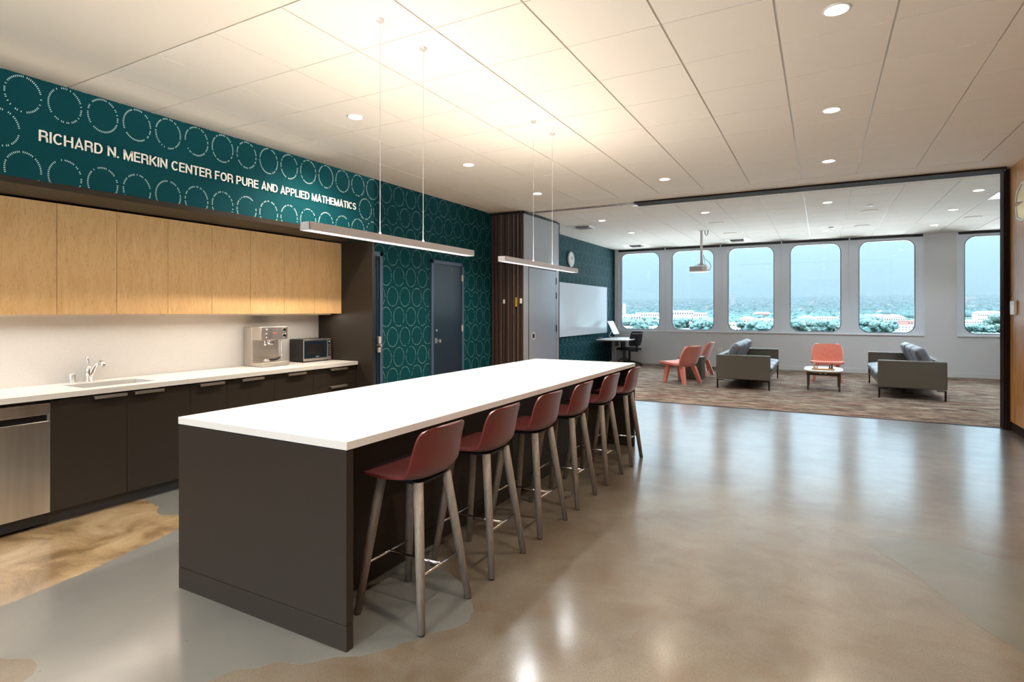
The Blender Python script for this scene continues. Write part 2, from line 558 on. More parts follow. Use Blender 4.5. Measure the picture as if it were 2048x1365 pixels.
def thick_line(mb, P, x0, t_):
    P = [p for i, p in enumerate(P) if i == 0 or math.dist(p, P[i - 1]) > 1e-4]
    n = len(P)
    L, Rr = [], []
    closed = n > 2 and abs(P[0][0] - P[-1][0]) + abs(P[0][1] - P[-1][1]) < 1e-6
    for i in range(n):
        p = Vector((P[i][0], P[i][1]))
        if closed and i in (0, n - 1):
            a_, b_ = Vector(P[-2]), Vector(P[1])
        else:
            a_ = Vector(P[i - 1]) if i else None
            b_ = Vector(P[i + 1]) if i < n - 1 else None
        d1 = (p - a_).normalized() if a_ is not None and (p - a_).length > 1e-6 else None
        d2 = (b_ - p).normalized() if b_ is not None and (b_ - p).length > 1e-6 else None
        d1 = d1 or d2
        d2 = d2 or d1
        n1, n2 = Vector((-d1.y, d1.x)), Vector((-d2.y, d2.x))
        m_ = n1 + n2
        m_ = m_.normalized() if m_.length > .2 else n1
        q_ = SW / 2 / max(.42, m_.dot(n1))
        L.append(p + m_ * q_)
        Rr.append(p - m_ * q_)
    o = len(mb.v)
    for l_, r_ in zip(L, Rr):
        for z in (0, t_):
            mb.v.append((x0 + l_.x, l_.y, z))
            mb.v.append((x0 + r_.x, r_.y, z))
    for i in range(n - 1):
        a_, b_ = o + 4 * i, o + 4 * i + 4
        for q_ in ((a_ + 2, a_ + 3, b_ + 3, b_ + 2), (a_, b_, b_ + 1, a_ + 1), (a_, a_ + 2, b_ + 2, b_), (a_ + 1, b_ + 1, b_ + 3, a_ + 3)):
            mb.f.append(q_)
            mb.mi.append(0)
    for a_ in ((o, o + 1, o + 3, o + 2), (o + 4 * n - 4, o + 4 * n - 2, o + 4 * n - 1, o + 4 * n - 3)):
        mb.f.append(a_)
        mb.mi.append(0)
def lettering(name, s, m, parent, width, height, M4, thick):
    mb = MB()
    x = 0
    for c_ in s:
        wd, st_ = GLYPH[c_]
        for P in st_:
            thick_line(mb, P, x, 1)
        x += wd + .105
    x -= .105
    k = width / x
    mb.v = [tuple(M4 @ Vector((a_ * k, b_ * height, c0 * thick))) for a_, b_, c0 in mb.v]
    return mb.build(name, m, parent)
def frame_m(origin, ex, ey):
    ex, ey = Vector(ex), Vector(ey)
    ez = ex.cross(ey)
    R = Matrix((ex, ey, ez)).transposed().to_4x4()
    return Matrix.Translation(Vector(origin)) @ R

# ------------------------------------------------------------------ key dimensions (metres)
CEIL = 3.126
XW = -5.066      # teal wall
YF = 15.262      # window wall
XR = 1.97        # near room, right wall
XFR = 4.9        # far room, right wall
YB = -3.2        # wall behind the camera
YC = 8.885       # carpet edge
TILE = .6096
GX, GY = -3.8901, 5.2242

# ------------------------------------------------------------------ the shell
mb = MB().box(XW - .3, XFR + .3, YB - .3, YC, -.3, 0)
patch = [(-2.0, 2.80), (-1.89, 2.57), (-1.67, 2.49), (-1.50, 2.33), (-1.44, 2.26), (-1.405, 2.16), (-1.44, 2.08), (-1.52, 1.99),
         (-1.56, 1.90), (-1.60, 1.80), (-1.68, 1.72), (-1.74, 1.69), (-1.80, 1.61), (-1.84, 1.57), (-1.91, 1.57), (-1.94, 1.53), (-1.96, 1.48),
         (-2.02, 1.45), (-2.04, 1.38), (-2.07, 1.31), (-2.2, 1.2), (-2.3, 1.0), (-2.6, .9), (-2.66, .98), (-2.70, 1.06), (-2.76, 1.085),
         (-2.83, 1.08), (-2.90, 1.035), (-2.98, 1.03), (-3.1, .8), (-3.3, .4), (-3.6, .2), (-3.5, .9), (-3.44, 1.2), (-3.47, 1.4), (-3.50, 1.62), (-3.56, 1.82),
         (-3.60, 2.0), (-3.66, 2.18), (-3.73, 2.25), (-3.70, 2.5), (-3.84, 2.42), (-3.92, 2.34), (-4.03, 2.285), (-4.12, 2.31), (-4.2, 2.38), (-4.35, 2.40), (-4.47, 2.42), (-4.60, 2.44), (-4.60, 3.4),
         (-3.9, 3.5), (-3.2, 3.3), (-2.6, 3.1)]
def smooth_poly(P, it=2):
    for _ in range(it):
        Q = []
        for i in range(len(P)):
            a_, b_ = P[i], P[(i + 1) % len(P)]
            Q += [(a_[0] * .75 + b_[0] * .25, a_[1] * .75 + b_[1] * .25), (a_[0] * .25 + b_[0] * .75, a_[1] * .25 + b_[1] * .75)]
        P = Q
    return P
def ragged(P, step, amp):
    Q = []
    for i in range(len(P)):
        a_, b_ = Vector(P[i]), Vector(P[(i + 1) % len(P)])
        n = max(1, int((b_ - a_).length / step))
        for k in range(n):
            p = a_.lerp(b_, k / n)
            Q.append((p.x + random.uniform(-amp, amp), p.y + random.uniform(-amp, amp)))
    return Q
mb.prism(ragged(smooth_poly(patch, 1), .02, .006), -.01, .0006, 1)
pp = [(.244, 4.046), (.262, 4.16), (.321, 4.218), (.42, 4.27), (.562, 4.305), (.80, 4.22), (1.2, 4.0), (1.7, 3.7), (1.96, 3.5), (1.96, 2.0), (1.1, 2.6),
      (.85, 2.9), (.74, 3.05), (.607, 3.244), (.55, 3.42), (.505, 3.555), (.44, 3.7), (.384, 3.813), (.30, 3.95)]
mb.prism(smooth_poly(pp, 2), -.01, .0006, 2)
struct('floor', mb, ['concrete', 'concrete_grey', 'concrete_pale'])
mb = MB().box(XW - .3, XFR + .3, YC, YF + .3, -.3, .003)
o = struct('floor_carpet', mb, 'carpet')
struct('trim_1', MB().box(XW, XFR, YC - .012, YC + .004, 0, .007), 'black')

struct('wall_left', MB().box(XW - .2, XW, YB - .2, YF + .2, 0, CEIL + .05), 'teal')
mb = MB().box(XW - .2, XR + .2, YB - .2, YB, 0, .9).box(XW - .2, XR + .2, YB - .2, YB, 2.95, CEIL + .05)
bx = [XW - .2, -4.6, -2.75, -2.35, -.5, -.1, 1.7, XR + .2]
for k in (0, 2, 4, 6):
    mb.box(bx[k], bx[k + 1], YB - .2, YB, .9, 2.95)
struct('wall_back', mb, 'plaster')
for k in (1, 3, 5):  # unseen windows added behind the camera to brighten the near ceiling with daylight
    r = sroot('window_%d' % (8 + k // 2), ((bx[k] + bx[k + 1]) / 2, YB, .9))
    MB().box(bx[k], bx[k + 1], YB - .12, YB - .11, .9, 2.95).build('glass', 'glass', r)
    MB().box(bx[k], bx[k] + .05, YB - .14, YB - .06, .9, 2.95).box(bx[k + 1] - .05, bx[k + 1], YB - .14, YB - .06, .9, 2.95).box(bx[k], bx[k + 1], YB - .14, YB - .06, .9, .95).box(bx[k], bx[k + 1], YB - .14, YB - .06, 2.9, 2.95).build('window_frame', 'win_panel', r)
# right wall of the near room: wood panelling above a recessed dark base
mb = MB()
y = YB
while y < 8.78:
    y2 = min(y + 1.2192, 8.79)
    mb.box(XR, XR + .03, y + .002, y2 - .002, .11, CEIL)
    y = y2
struct('wall_right', mb.box(XR + .03, XR + .2, YB, 8.79, 0, CEIL + .05, 1), ['wood_panel', 'black_trim'])
struct('wall_right_far', MB().box(XFR, XFR + .2, 8.79, YF + .2, 0, CEIL + .05), 'far_wall')
struct('wall_divider', MB().box(XR + .05, XFR + .2, 8.72, 8.88, 0, CEIL + .05), 'far_wall')
struct('baseboard_right', MB().box(XR + .012, XR + .04, YB, 8.79, 0, .10), 'black_trim')

# ceilings: drywall borders and lay-in tiles
def tile_field(mb, xs, ys):
    for i in range(len(xs) - 1):
        for j in range(len(ys) - 1):
            g_ = .0065
            mb.box(xs[i] + g_, xs[i + 1] - g_, ys[j] + g_ * .6, ys[j + 1] - g_ * .6, CEIL, CEIL + .02)
near_x = [XW] + [GX + TILE * i for i in range(-1, 10)]
near_x[-1] = 1.60
near_y = [2.18] + [GY + TILE * i for i in range(-4, 5)] + [8.2194]
far_x = [XW] + [GX + TILE * i for i in range(-1, 15)]
far_x = [q for q in far_x if q < XFR - .1] + [XFR]
FY0 = 9.23
far_y = [FY0] + [9.83 + TILE * i for i in range(0, 9)] + [YF]
mb = MB()
tile_field(mb, near_x, near_y)
tile_field(mb, far_x, far_y)
# grid bars just above the tile faces
mb.box(XW, 1.60, 2.18, 8.2194, CEIL + .008, CEIL + .03, 1)
mb.box(XW, XFR, FY0, YF, CEIL + .008, CEIL + .03, 1)
# drywall
mb.box(XW, XR + .05, YB, 2.172, CEIL, CEIL + .03, 2)
mb.box(1.608, XR + .05, 2.172, 8.2274, CEIL, CEIL + .03, 2)
mb.box(XW, XFR, 8.2274, FY0 - .008, CEIL, CEIL + .03, 2)
mb.box(XW - .2, XFR + .2, YB - .2, YF + .2, CEIL + .03, CEIL + .2, 2)
struct('ceiling', mb, ['tile', 'grid', 'ceil_paint'])

# the movable-partition head: wide dark band, then two thin tracks
t = sroot('trim_2', (0, 8.8, CEIL))
t.name = 'trim_2'
MB().box(-2.57, XR - .05, 8.66, 8.96, CEIL - .022, CEIL).build('head_strip', 'black_trim', t, bevel=.002)
MB().box(-4.39, -2.56, 8.72, 8.735, CEIL - .006, CEIL).box(-4.39, -2.56, 8.80, 8.815, CEIL - .006, CEIL).build('track', 'dark_metal', t)
MB().box(-2.66, -2.57, 8.86, 8.94, CEIL - .02, CEIL).build('track_stop', 'white_metal', t)
struct('trim_3', MB().box(1.915, 1.985, 8.79, 8.95, 0, CEIL - .022).box(1.93, XR + .012, 8.765, 8.79, 0, CEIL - .01), 'black_trim', bevel=.003)

# window wall
mb = MB()
ZS, ZT = .892, 3.075
def wallpiece(x0, x1, z0, z1):
    mb.box(x0, x1, YF, YF + .25, z0, z1)
wallpiece(XW, XFR, 0, ZS)
wallpiece(1.982, 2.551, ZS, CEIL)
wallpiece(XW, -4.96, ZS, CEIL)
struct('wall_far', mb, 'far_wall')
struct('baseboard_far', MB().box(XW, XFR, YF - .014, YF, .003, .108), 'far_wall', bevel=.003)
def rrect(cx, cz, w_, h_, r, n=8):
    P = []
    for sx, sz, a0 in ((1, 1, 0), (-1, 1, PI / 2), (-1, -1, PI), (1, -1, 3 * PI / 2)):
        for k in range(n + 1):
            a_ = a0 + PI / 2 * k / n
            P.append((cx + sx * (w_ / 2 - r) + r * math.cos(a_), cz + sz * (h_ / 2 - r) + r * math.sin(a_)))
    return P
def holed_panel(mb, x0, x1, z0, z1, hole, y, depth, mi=0):
    n = len(hole)
    cx = sum(p[0] for p in hole) / n
    cz = sum(p[1] for p in hole) / n
    out = []
    q = n // 4
    corners = [(x1, z1), (x0, z1), (x0, z0), (x1, z0)]
    for i, (px, pz) in enumerate(hole):
        kq = i // q
        f_ = (i % q) / (q - 1)
        if kq == 0:
            p = (x1, pz) if f_ < .5 else (px, z1)
        elif kq == 1:
            p = (px, z1) if f_ < .5 else (x0, pz)
        elif kq == 2:
            p = (x0, pz) if f_ < .5 else (px, z0)
        else:
            p = (px, z0) if f_ < .5 else (x1, pz)
        if abs(f_ - .5) < .01:
            p = corners[kq]
        out.append(p)
    vs = [(a_, y, b_) for a_, b_ in out] + [(a_, y, b_) for a_, b_ in hole] + [(a_, y + depth, b_) for a_, b_ in hole]
    fs = []
    for i in range(n):
        j = (i + 1) % n
        fs.append((i, n + i, n + j, j))
        fs.append((n + i, 2 * n + i, 2 * n + j, n + j))
    mb.add(vs, fs, mi)
WINS = [(-4.975, -3.673, -4.36), (-3.673, -2.266, -2.965), (-2.266, -.857, -1.557), (-.857, .567, -.137), (.567, 1.975, 1.286), (2.56, 3.97, 3.215), (3.97, 4.9, 4.62)]
for i, (x0, x1, cx) in enumerate(WINS):
    r = sroot('window_%d' % (i + 1), (cx, YF, ZS))
    hw = 1.072 if i < 6 else .5
    hole = rrect(cx, (.934 + 3.028) / 2, hw, 2.094, .20)
    mb = MB()
    yp = YF + .035
    holed_panel(mb, x0, x1, ZS, ZT, hole, yp, .10)
    mb.box(x1 - .014, x1 + .014, yp - .022, yp + .01, ZS, CEIL)
    if i in (0, 5):
        mb.box(x0 - .014, x0 + .014, yp - .022, yp + .01, ZS, CEIL)
    mb.build('window_frame', 'win_panel', r)
    MB().box(x0, x1, YF - .02, yp, ZS - .012, ZS + .008).build('window_sill', 'white_metal', r, bevel=.002)
    MB().box(x0 + .014, x1 - .014, YF + .005, yp + .12, ZT, CEIL - .002).build('shade_pocket', 'black', r)
    inner = rrect(cx, (.934 + 3.028) / 2, hw - .03, 2.064, .185)
    mb = MB()
    n = len(hole)
    vs = [(a_, yp + .004, b_) for a_, b_ in hole] + [(a_, yp + .004, b_) for a_, b_ in inner] + [(a_, yp + .09, b_) for a_, b_ in inner]
    fs = []
    for k in range(n):
        j = (k + 1) % n
        fs += [(k, n + k, n + j, j), (n + k, 2 * n + k, 2 * n + j, n + j)]
    mb.add(vs, fs).build('gasket', 'gasket', r)
    MB().prism([(a_, b_) for a_, b_ in rrect(cx, 0, hw, 2.1, .2)], 0, .008)
    mb = MB()
    P2 = rrect(cx, (.934 + 3.028) / 2, hw + .01, 2.104, .2)
    vs = [(a_, yp + .085, b_) for a_, b_ in P2] + [(a_, yp + .093, b_) for a_, b_ in P2]
    fs = [tuple(range(n))[::-1], tuple(range(n, 2 * n))] + [(k, (k + 1) % n, n + (k + 1) % n, n + k) for k in range(n)]
    mb.add(vs, fs).build('glass', 'glass', r)
# outer skin around the panels so that daylight comes only through the glass
struct('wall_outer', MB().box(XW - .2, XFR + .2, YF + .14, YF + .25, ZT, CEIL + .1).box(XFR, XFR + .2, YF, YF + .25, 0, CEIL), 'stucco')

# ------------------------------------------------------------------ kitchen wall unit
XH = -4.223      # face of the header and of the end panel
XU = -4.676      # face of the wall cabinets
XD = -4.451      # face of the base cabinets
XBK = -5.033     # splashback
YP = 4.617       # inner face of the end panel
YK = -.6         # where the kitchen starts, left of the frame
hd = thing('kitchen_header', (XH, 2, 2.178), 'long teal header box with dashed rings and white lettering above the maple cupboards', 'wall header')
MB().box(XW + .005, XH, YK, YP + .021, 2.217, 2.842).build('header_face', 'teal_header', hd)
MB().box(XH - .02, XH + .004, YK, YP + .021, 2.178, 2.217).build('bottom_trim', 'laminate', hd)
MB().box(XW + .02, XH - .02, YK, YP, 2.182, 2.217).build('soffit', 'laminate', hd)
lettering('lettering', 'RICHARD N. MERKIN CENTER FOR PURE AND APPLIED MATHEMATICS', 'letter', hd, 2.70, .0685,
     frame_m((XH + .003, 1.664, 2.462), (0, 1, 0), (0, 0, 1)), .006)['label'] = 'white capital lettering along the teal header'
cv = thing('added_fill_strip', (-4.78, 2, 2.842), 'added unseen fill strip on top of the teal header washing the ceiling', 'light')  # added lamp out of view, lifts the dark ceiling band above the header
MB().box(-4.96, -4.50, YK, YP - .1, 2.842, 2.850).build('housing', 'white_metal', cv)
ld = bpy.data.lights.new('added_fill_glow', 'AREA')
ld.shape = 'RECTANGLE'
ld.size, ld.size_y = .48, YP - YK - .2
ld.energy = 2.2
ld.color = (1, .88, .72)
lo = bpy.data.objects.new('added_fill_glow', ld)
COL.objects.link(lo)
lo.parent = cv
lo.location = (.05, 0, .012)
lo.rotation_euler = (PI, 0, 0)
ep = thing('end_panel', (XH, YP, 0), 'tall dark brown side panel closing the kitchen beside the microwave', 'panel')
MB().box(XW + .02, XH, YP, YP + .021, 0, 2.177).build('side_panel', 'laminate', ep, bevel=.0015)
sb = MB().box(XBK - .012, XBK, YK, YP, .873, 1.39).build('splashback', 'counter')
tag(sb, 'plain off-white splashback behind the kitchen worktop', 'splashback')
uy = [YK, -.337, .044, .425, .806, 1.187, 1.568, 1.949, 2.331, 2.714, 3.094, 3.475, 3.853, 4.235, YP]
UL = ['leftmost in the photo', 'with a door seam above the chrome tap', 'between the tap and the middle of the row', 'in the middle of the row',
      'just left of the coffee machine', 'right above the coffee machine', 'above the gap beside the microwave', 'touching the dark end panel, rightmost of the row']
ul = 0
for i in range(6, 14):
    y0, y1 = uy[i], uy[i + 1]
    if i == 6:
        y0 = 1.568
    c_ = thing('wall_cabinet', (XU, (y0 + y1) / 2, 1.392), 'tall plain maple wall cupboard, ' + UL[ul], 'wall cabinet', 'maple cupboards above the worktop')
    ul += 1
    MB().box(XBK, XU - .022, y0 + .0008, y1 - .0008, 1.394, 2.168).build('body', 'maple', c_)
    MB().box(XU - .019, XU, y0 + .0015, y1 - .0015, 1.392, 2.168).build('door', 'maple', c_, bevel=.001)

# strip lights under the wall cupboards
for k, (ya, yb) in enumerate(((.9, 2.7), (2.75, 4.55))):
    c_ = thing('strip_light', (-4.85, (ya + yb) / 2, 1.37), ['slim strip light under the left maple cupboards', 'slim strip light under the right maple cupboards'][k], 'light', 'strip lights under the cupboards')
    MB().box(-4.80, -4.77, ya, yb, 1.378, 1.392).build('housing', 'white_metal', c_)
    ld = bpy.data.lights.new('strip_glow', 'AREA')
    ld.shape = 'RECTANGLE'
    ld.size, ld.size_y = .03, yb - ya
    ld.energy = 5.2
    ld.color = (1, .89, .76)
    lo = bpy.data.objects.new('strip_glow', ld)
    COL.objects.link(lo)
    lo.parent = c_
    lo.location = (.065, 0, .005)
    lo.rotation_euler = (0, math.radians(-14), 0)

# worktop with an undermount sink cut-out
wt = thing('worktop', (-4.7, 2, .837), 'long white stone worktop along the kitchen wall with sink cut-out', 'countertop')
XC = -4.431
sx0, sx1, sy0, sy1 = -4.86, -4.56, 2.06, 2.56
mb = MB()
mb.box(XBK, sx0, YK, YP, .837, .873).box(sx1, XC, YK, YP, .837, .873).box(sx0, sx1, YK, sy0, .837, .873).box(sx0, sx1, sy1, YP, .837, .873)
mb.build('slab', 'counter', wt)
sk = thing('sink', (-4.71, 2.31, .64), 'undermount stainless sink bowl sunk in the white worktop', 'sink')
mb = MB()
q0, q1, q2, q3 = sx0 - .004, sx1 + .004, sy0 - .004, sy1 + .004
mb.box(q0 - .008, q0, q2, q3, .66, .8365).box(q1, q1 + .008, q2, q3, .66, .8365).box(q0, q1, q2 - .008, q2, .66, .8365).box(q0, q1, q3, q3 + .008, .66, .8365)
mb.box(q0, q1, q2, q3, .652, .66)
mb.build('bowl', 'steel', sk)
MB().lathe((-4.71, 2.31, .66), [(.03, 0), (.03, .002), (.045, .004)], 20).build('drain', 'chrome', sk)
# tap
tp = thing('tap', (-4.95, 2.27, .873), 'chrome single-lever kitchen tap with arched spout behind the sink', 'tap')
MB().lathe((-4.95, 2.27, .873), [(.036, 0), (.036, .006), (.027, .010), (.026, .075), (.024, .095), (.017, .115), (.008, .128)], 24).build('body', 'chrome', tp, smooth=True)
MB().tube([(-4.95, 2.27, .995), (-4.952, 2.268, 1.02), (-4.956, 2.264, 1.045), (-4.958, 2.262, 1.064)], [.006, .007, .010, .013], 14).build('lever', 'chrome', tp, smooth=True)
MB().tube([(-4.945, 2.272, .895), (-4.935, 2.28, .935), (-4.915, 2.29, .985), (-4.895, 2.30, 1.015), (-4.865, 2.31, 1.025), (-4.84, 2.315, 1.012), (-4.83, 2.318, .99)],
          [.014, .016, .0165, .0165, .016, .016, .017], 16).build('spout', 'chrome', tp, smooth=True)
ag = thing('sink_air_gap', (-4.96, 2.165, .873), 'small chrome air gap cap left of the kitchen tap', 'sink fitting')
MB().lathe((-4.96, 2.165, .873), [(.024, 0), (.024, .004), (.022, .006), (.022, .066), (.019, .072), (.01, .073)], 24).build('cap', 'chrome', ag, smooth=True)

# dishwasher
dw = thing('dishwasher', (XD, 1.52, 0), 'stainless steel dishwasher with a recessed pocket handle under the worktop', 'dishwasher')
dy0, dy1 = 1.214, 1.819
MB().box(XBK + .02, XD - .03, dy0, dy1, .02, .83).build('body', 'black', dw)
mb = MB()
mb.box(XD - .03, XD, dy0, dy1, .093, .695).box(XD - .03, XD, dy0, dy1, .738, .812).box(XD - .03, XD, dy1 - .014, dy1, .695, .738).box(XD - .03, XD, dy0, dy0 + .014, .695, .738)
mb.build('door', 'steel_door', dw, bevel=.0015)
MB().box(XD - .029, XD - .026, dy0 + .014, dy1 - .014, .695, .738).build('handle', 'dark_metal', dw)
MB().box(XD - .10, XD - .08, dy0, dy1, 0.0, .09).build('toe_kick', 'black', dw)

def handle(y, z, L, par):
    mb = MB()
    mb.box(XD - .003, XD + .026, y - L / 2, y + L / 2, z + .012, z + .0150)
    vs = [(XD + .022, y - L / 2, z - .006), (XD + .025, y - L / 2, z - .006), (XD + .031, y - L / 2, z + .015), (XD + .024, y - L / 2, z + .015)]
    vs += [(a_, y + L / 2, c0) for a_, b_, c0 in vs]
    mb.add(vs, [(3, 2, 1, 0), (4, 5, 6, 7), (0, 1, 5, 4), (1, 2, 6, 5), (2, 3, 7, 6), (3, 0, 4, 7)])
    return mb.build('handle', 'handle_grey', par)
def base_unit(y0, y1, label, doors=None, drawers=None):
    c_ = thing('base_cabinet', (XD, (y0 + y1) / 2, 0), label, 'base cabinet', 'dark brown cupboards under the worktop')
    top = .835 if not doors or len(doors) < 2 else .64
    MB().box(XBK + .01, XD - .022, y0 + .0008, y1 - .0008, .095, top).build('body', 'laminate_in', c_)
    MB().box(XD - .08, XD - .062, y0 + .001, y1 - .001, 0, .096).build('toe_kick', 'laminate_in', c_)
    for (a_, b_, hy, hl) in doors or []:
        d = MB().box(XD - .019, XD, a_ + .0017, b_ - .0017, .094, .826).build('door', 'laminate', c_, bevel=.001)
        handle(hy, .808, hl, d)
    for (a_, b_, za, zb, hy) in drawers or []:
        d = MB().box(XD - .019, XD, a_ + .0017, b_ - .0017, za + .0017, zb - .0017).build('drawer', 'laminate', c_, bevel=.001)
        handle(hy, zb - .018, .225, d)
    return c_
base_unit(.60, 1.212, 'dark brown base cabinet left of the dishwasher', [(.60, 1.212, .9, .2)])
base_unit(1.821, 2.762, 'wide dark brown sink cabinet with two doors beside the dishwasher', [(1.821, 2.289, 2.172, .21), (2.289, 2.762, 2.436, .21)])
base_unit(2.762, 3.081, 'narrow dark brown base cabinet right of the sink cabinet', [(2.762, 3.081, 2.938, .21)])
base_unit(3.081, 3.559, 'dark brown base cabinet left below the coffee machine', [(3.081, 3.559, 3.322, .217)])
base_unit(3.559, 4.016, 'dark brown base cabinet right below the coffee machine', [(3.559, 4.016, 3.803, .21)])
base_unit(4.016, 4.61, 'dark brown drawer unit below the microwave at the end of the run', None,
          [(4.016, 4.61, .643, .826, 4.343), (4.016, 4.61, .37, .643, 4.343), (4.016, 4.61, .094, .37, 4.343)])

# coffee machine
cm = thing('coffee_machine', (-4.85, 3.80, .873), 'polished steel espresso machine with portafilter lying on its drip tray', 'coffee machine')
cx0, cx1, cyl, cyr = -5.02, -4.76, 3.655, 3.965
MB().box(cx0, -4.90, cyl, cyr, .876, 1.262).box(-4.90, cx1 - .004, cyl, cyr, 1.135, 1.262).box(-4.905, -4.895, cyl, cyr, .93, 1.14).build('body', 'steel', cm, bevel=.003)
MB().box(cx1 - .004, cx1, cyl + .004, cyr - .002, 1.137, 1.260).build('control_panel', 'steel_door', cm)
MB().box(-4.90, -4.735, cyl, cyr, .876, .915).build('drip_tray', 'steel', cm, bevel=.004)
for z in (1.235, 1.197, 1.160):
    MB().lathe((cx1, cyl + .055, z), [(.008, 0), (.009, .012), (.006, .018)], 14, axis='x').build('switch', 'chrome', cm)
for z in (1.232, 1.175):
    gx = MB().lathe((cx1, cyr - .045, z), [(.021, 0), (.021, .006), (.018, .008)], 24, axis='x').build('gauge', 'chrome', cm)
    MB().lathe((cx1 + .0082, cyr - .045, z), [(.0165, 0), (.0165, .001)], 24, axis='x').build('dial', 'black', gx)
MB().box(cx1, cx1 + .0015, 3.79, 3.83, 1.196, 1.206).build('logo', 'red_display', cm)
MB().lathe((-4.83, 3.81, 1.085), [(.030, 0), (.034, .01), (.034, .04), (.03, .052)], 24).build('group_head', 'chrome', cm, smooth=True)
MB().tube([(-4.82, 3.73, 1.14), (-4.80, 3.728, 1.11), (-4.795, 3.727, 1.08)], [.007, .007, .012], 12).build('hot_water_spout', 'chrome', cm, smooth=True)
MB().tube([(-4.80, 3.915, 1.137), (-4.79, 3.918, 1.10), (-4.775, 3.905, 1.0), (-4.772, 3.90, .965)], [.008, .006, .005, .005], 12).build('steam_wand', 'chrome', cm, smooth=True)
pf = MB().lathe((-4.81, 3.755, .916), [(.02, 0), (.031, .004), (.033, .03), (.031, .031)], 20).build('portafilter', 'chrome', cm, smooth=True)
MB().tube([(-4.805, 3.785, .935), (-4.80, 3.83, .937), (-4.79, 3.87, .945), (-4.785, 3.893, .957)], [.009, .013, .013, .010], 12).build('grip', 'black', pf, smooth=True)
# microwave
mw = thing('microwave', (-4.92, 4.4, .873), 'steel and black microwave oven beside the espresso machine', 'microwave')
mx, my0, my1 = -4.80, 4.205, 4.585
MB().box(-5.02, mx - .012, my0, my1, .885, 1.118).build('casing', 'black', mw, bevel=.004)
MB().box(mx - .012, mx, my0, my1 - .058, .885, 1.118).build('door_frame', 'steel', mw, bevel=.002)
dr = MB().box(mx, mx + .002, my0 + .004, my1 - .064, .912, 1.100).build('door', 'glass_dark', mw)
MB().box(mx + .002, mx + .003, my0 + .05, my1 - .125, .948, 1.065).build('window', 'black', dr)
mb = MB()
for r_ in range(6):
    mb.box(mx + .002, mx + .003, 4.365 + r_ * .0075, 4.3705 + r_ * .0075, .925, .932)
mb.box(mx + .002, mx + .0024, 4.364, 4.41, .9275, .929)
mb.build('lettering', 'silver', dr)
kp = MB().box(mx - .012, mx, my1 - .056, my1, .885, 1.118).build('control_panel', 'steel', mw, bevel=.002)
MB().box(mx, mx + .001, my1 - .048, my1 - .010, .925, 1.10).build('keypad', 'black', kp)
MB().box(mx + .001, mx + .002, my1 - .038, my1 - .020, 1.080, 1.088).build('clock_display', 'green_display', kp)
mb = MB()
for r_ in range(6):
    for q_ in range(3):
        mb.box(mx + .001, mx + .002, my1 - .043 + q_ * .011, my1 - .037 + q_ * .011, .945 + r_ * .02, .951 + r_ * .02)
mb.build('buttons', 'silver', kp)
for a_ in (my0 + .03, my1 - .03):
    MB().box(-4.99, mx - .03, a_ - .01, a_ + .01, .873, .886).build('foot', 'black', mw)

# ------------------------------------------------------------------ doors on the teal wall
d2 = sroot('door_1', (XW, 7.2, 0))
mb = MB()
mb.box(XW - .02, XW + .028, 6.762, 6.812, 0, 2.185).box(XW - .02, XW + .028, 7.575, 7.622, 0, 2.185).box(XW - .02, XW + .028, 6.762, 7.622, 2.135, 2.185)
mb.build('door_frame', 'frame_blue', d2, bevel=.002)
lf = MB().box(XW + .001, XW + .014, 6.814, 7.573, .01, 2.133).build('door_leaf', 'door_blue', d2)
MB().box(XW + .014, XW + .022, 6.85, 6.915, .94, 1.02).build('lock_plate', 'chrome', d2, bevel=.003)
MB().lathe((XW + .022, 6.895, .98), [(.012, 0), (.011, .03), (.026, .045), (.028, .065), (.018, .075)], 20, axis='x').build('knob', 'chrome', d2, smooth=True)
MB().lathe((XW + .014, 6.895, 1.13), [(.022, 0), (.020, .012), (.008, .014)], 20, axis='x').build('deadbolt', 'chrome', d2)
for z in (1.95, 1.15, .25):
    MB().box(XW + .014, XW + .034, 7.566, 7.586, z - .05, z + .05).build('hinge', 'silver', d2)
MB().lathe((XW + .014, 7.3, 2.06), [(.006, 0), (.006, .003)], 12, axis='x').build('door_viewer', 'silver', d2)
d1 = sroot('door_2', (XW, 5.2, 0))
mb = MB()
mb.box(XW - .02, XW + .028, 5.650, 5.705, 0, 2.19).box(XW - .02, XW + .028, 4.72, 5.705, 2.135, 2.19).box(XW - .02, XW + .028, 4.72, 4.77, 0, 2.135)
mb.build('door_frame', 'frame_blue', d1, bevel=.002)
MB().box(XW + .001, XW + .014, 4.772, 5.575, .01, 2.133).box(XW + .001, XW + .014, 5.612, 5.648, .01, 2.133).build('door_leaf', 'door_blue', d1)
MB().box(XW + .001, XW + .008, 5.575, 5.612, .01, 2.133).build('glazing', 'glass_dark', d1)
MB().box(XW + .014, XW + .05, 5.605, 5.648, 1.0, 1.09).box(XW + .014, XW + .04, 5.60, 5.65, .885, .95).box(XW + .014, XW + .085, 5.60, 5.625, .965, .99).build('latch', 'silver', d1, bevel=.004)

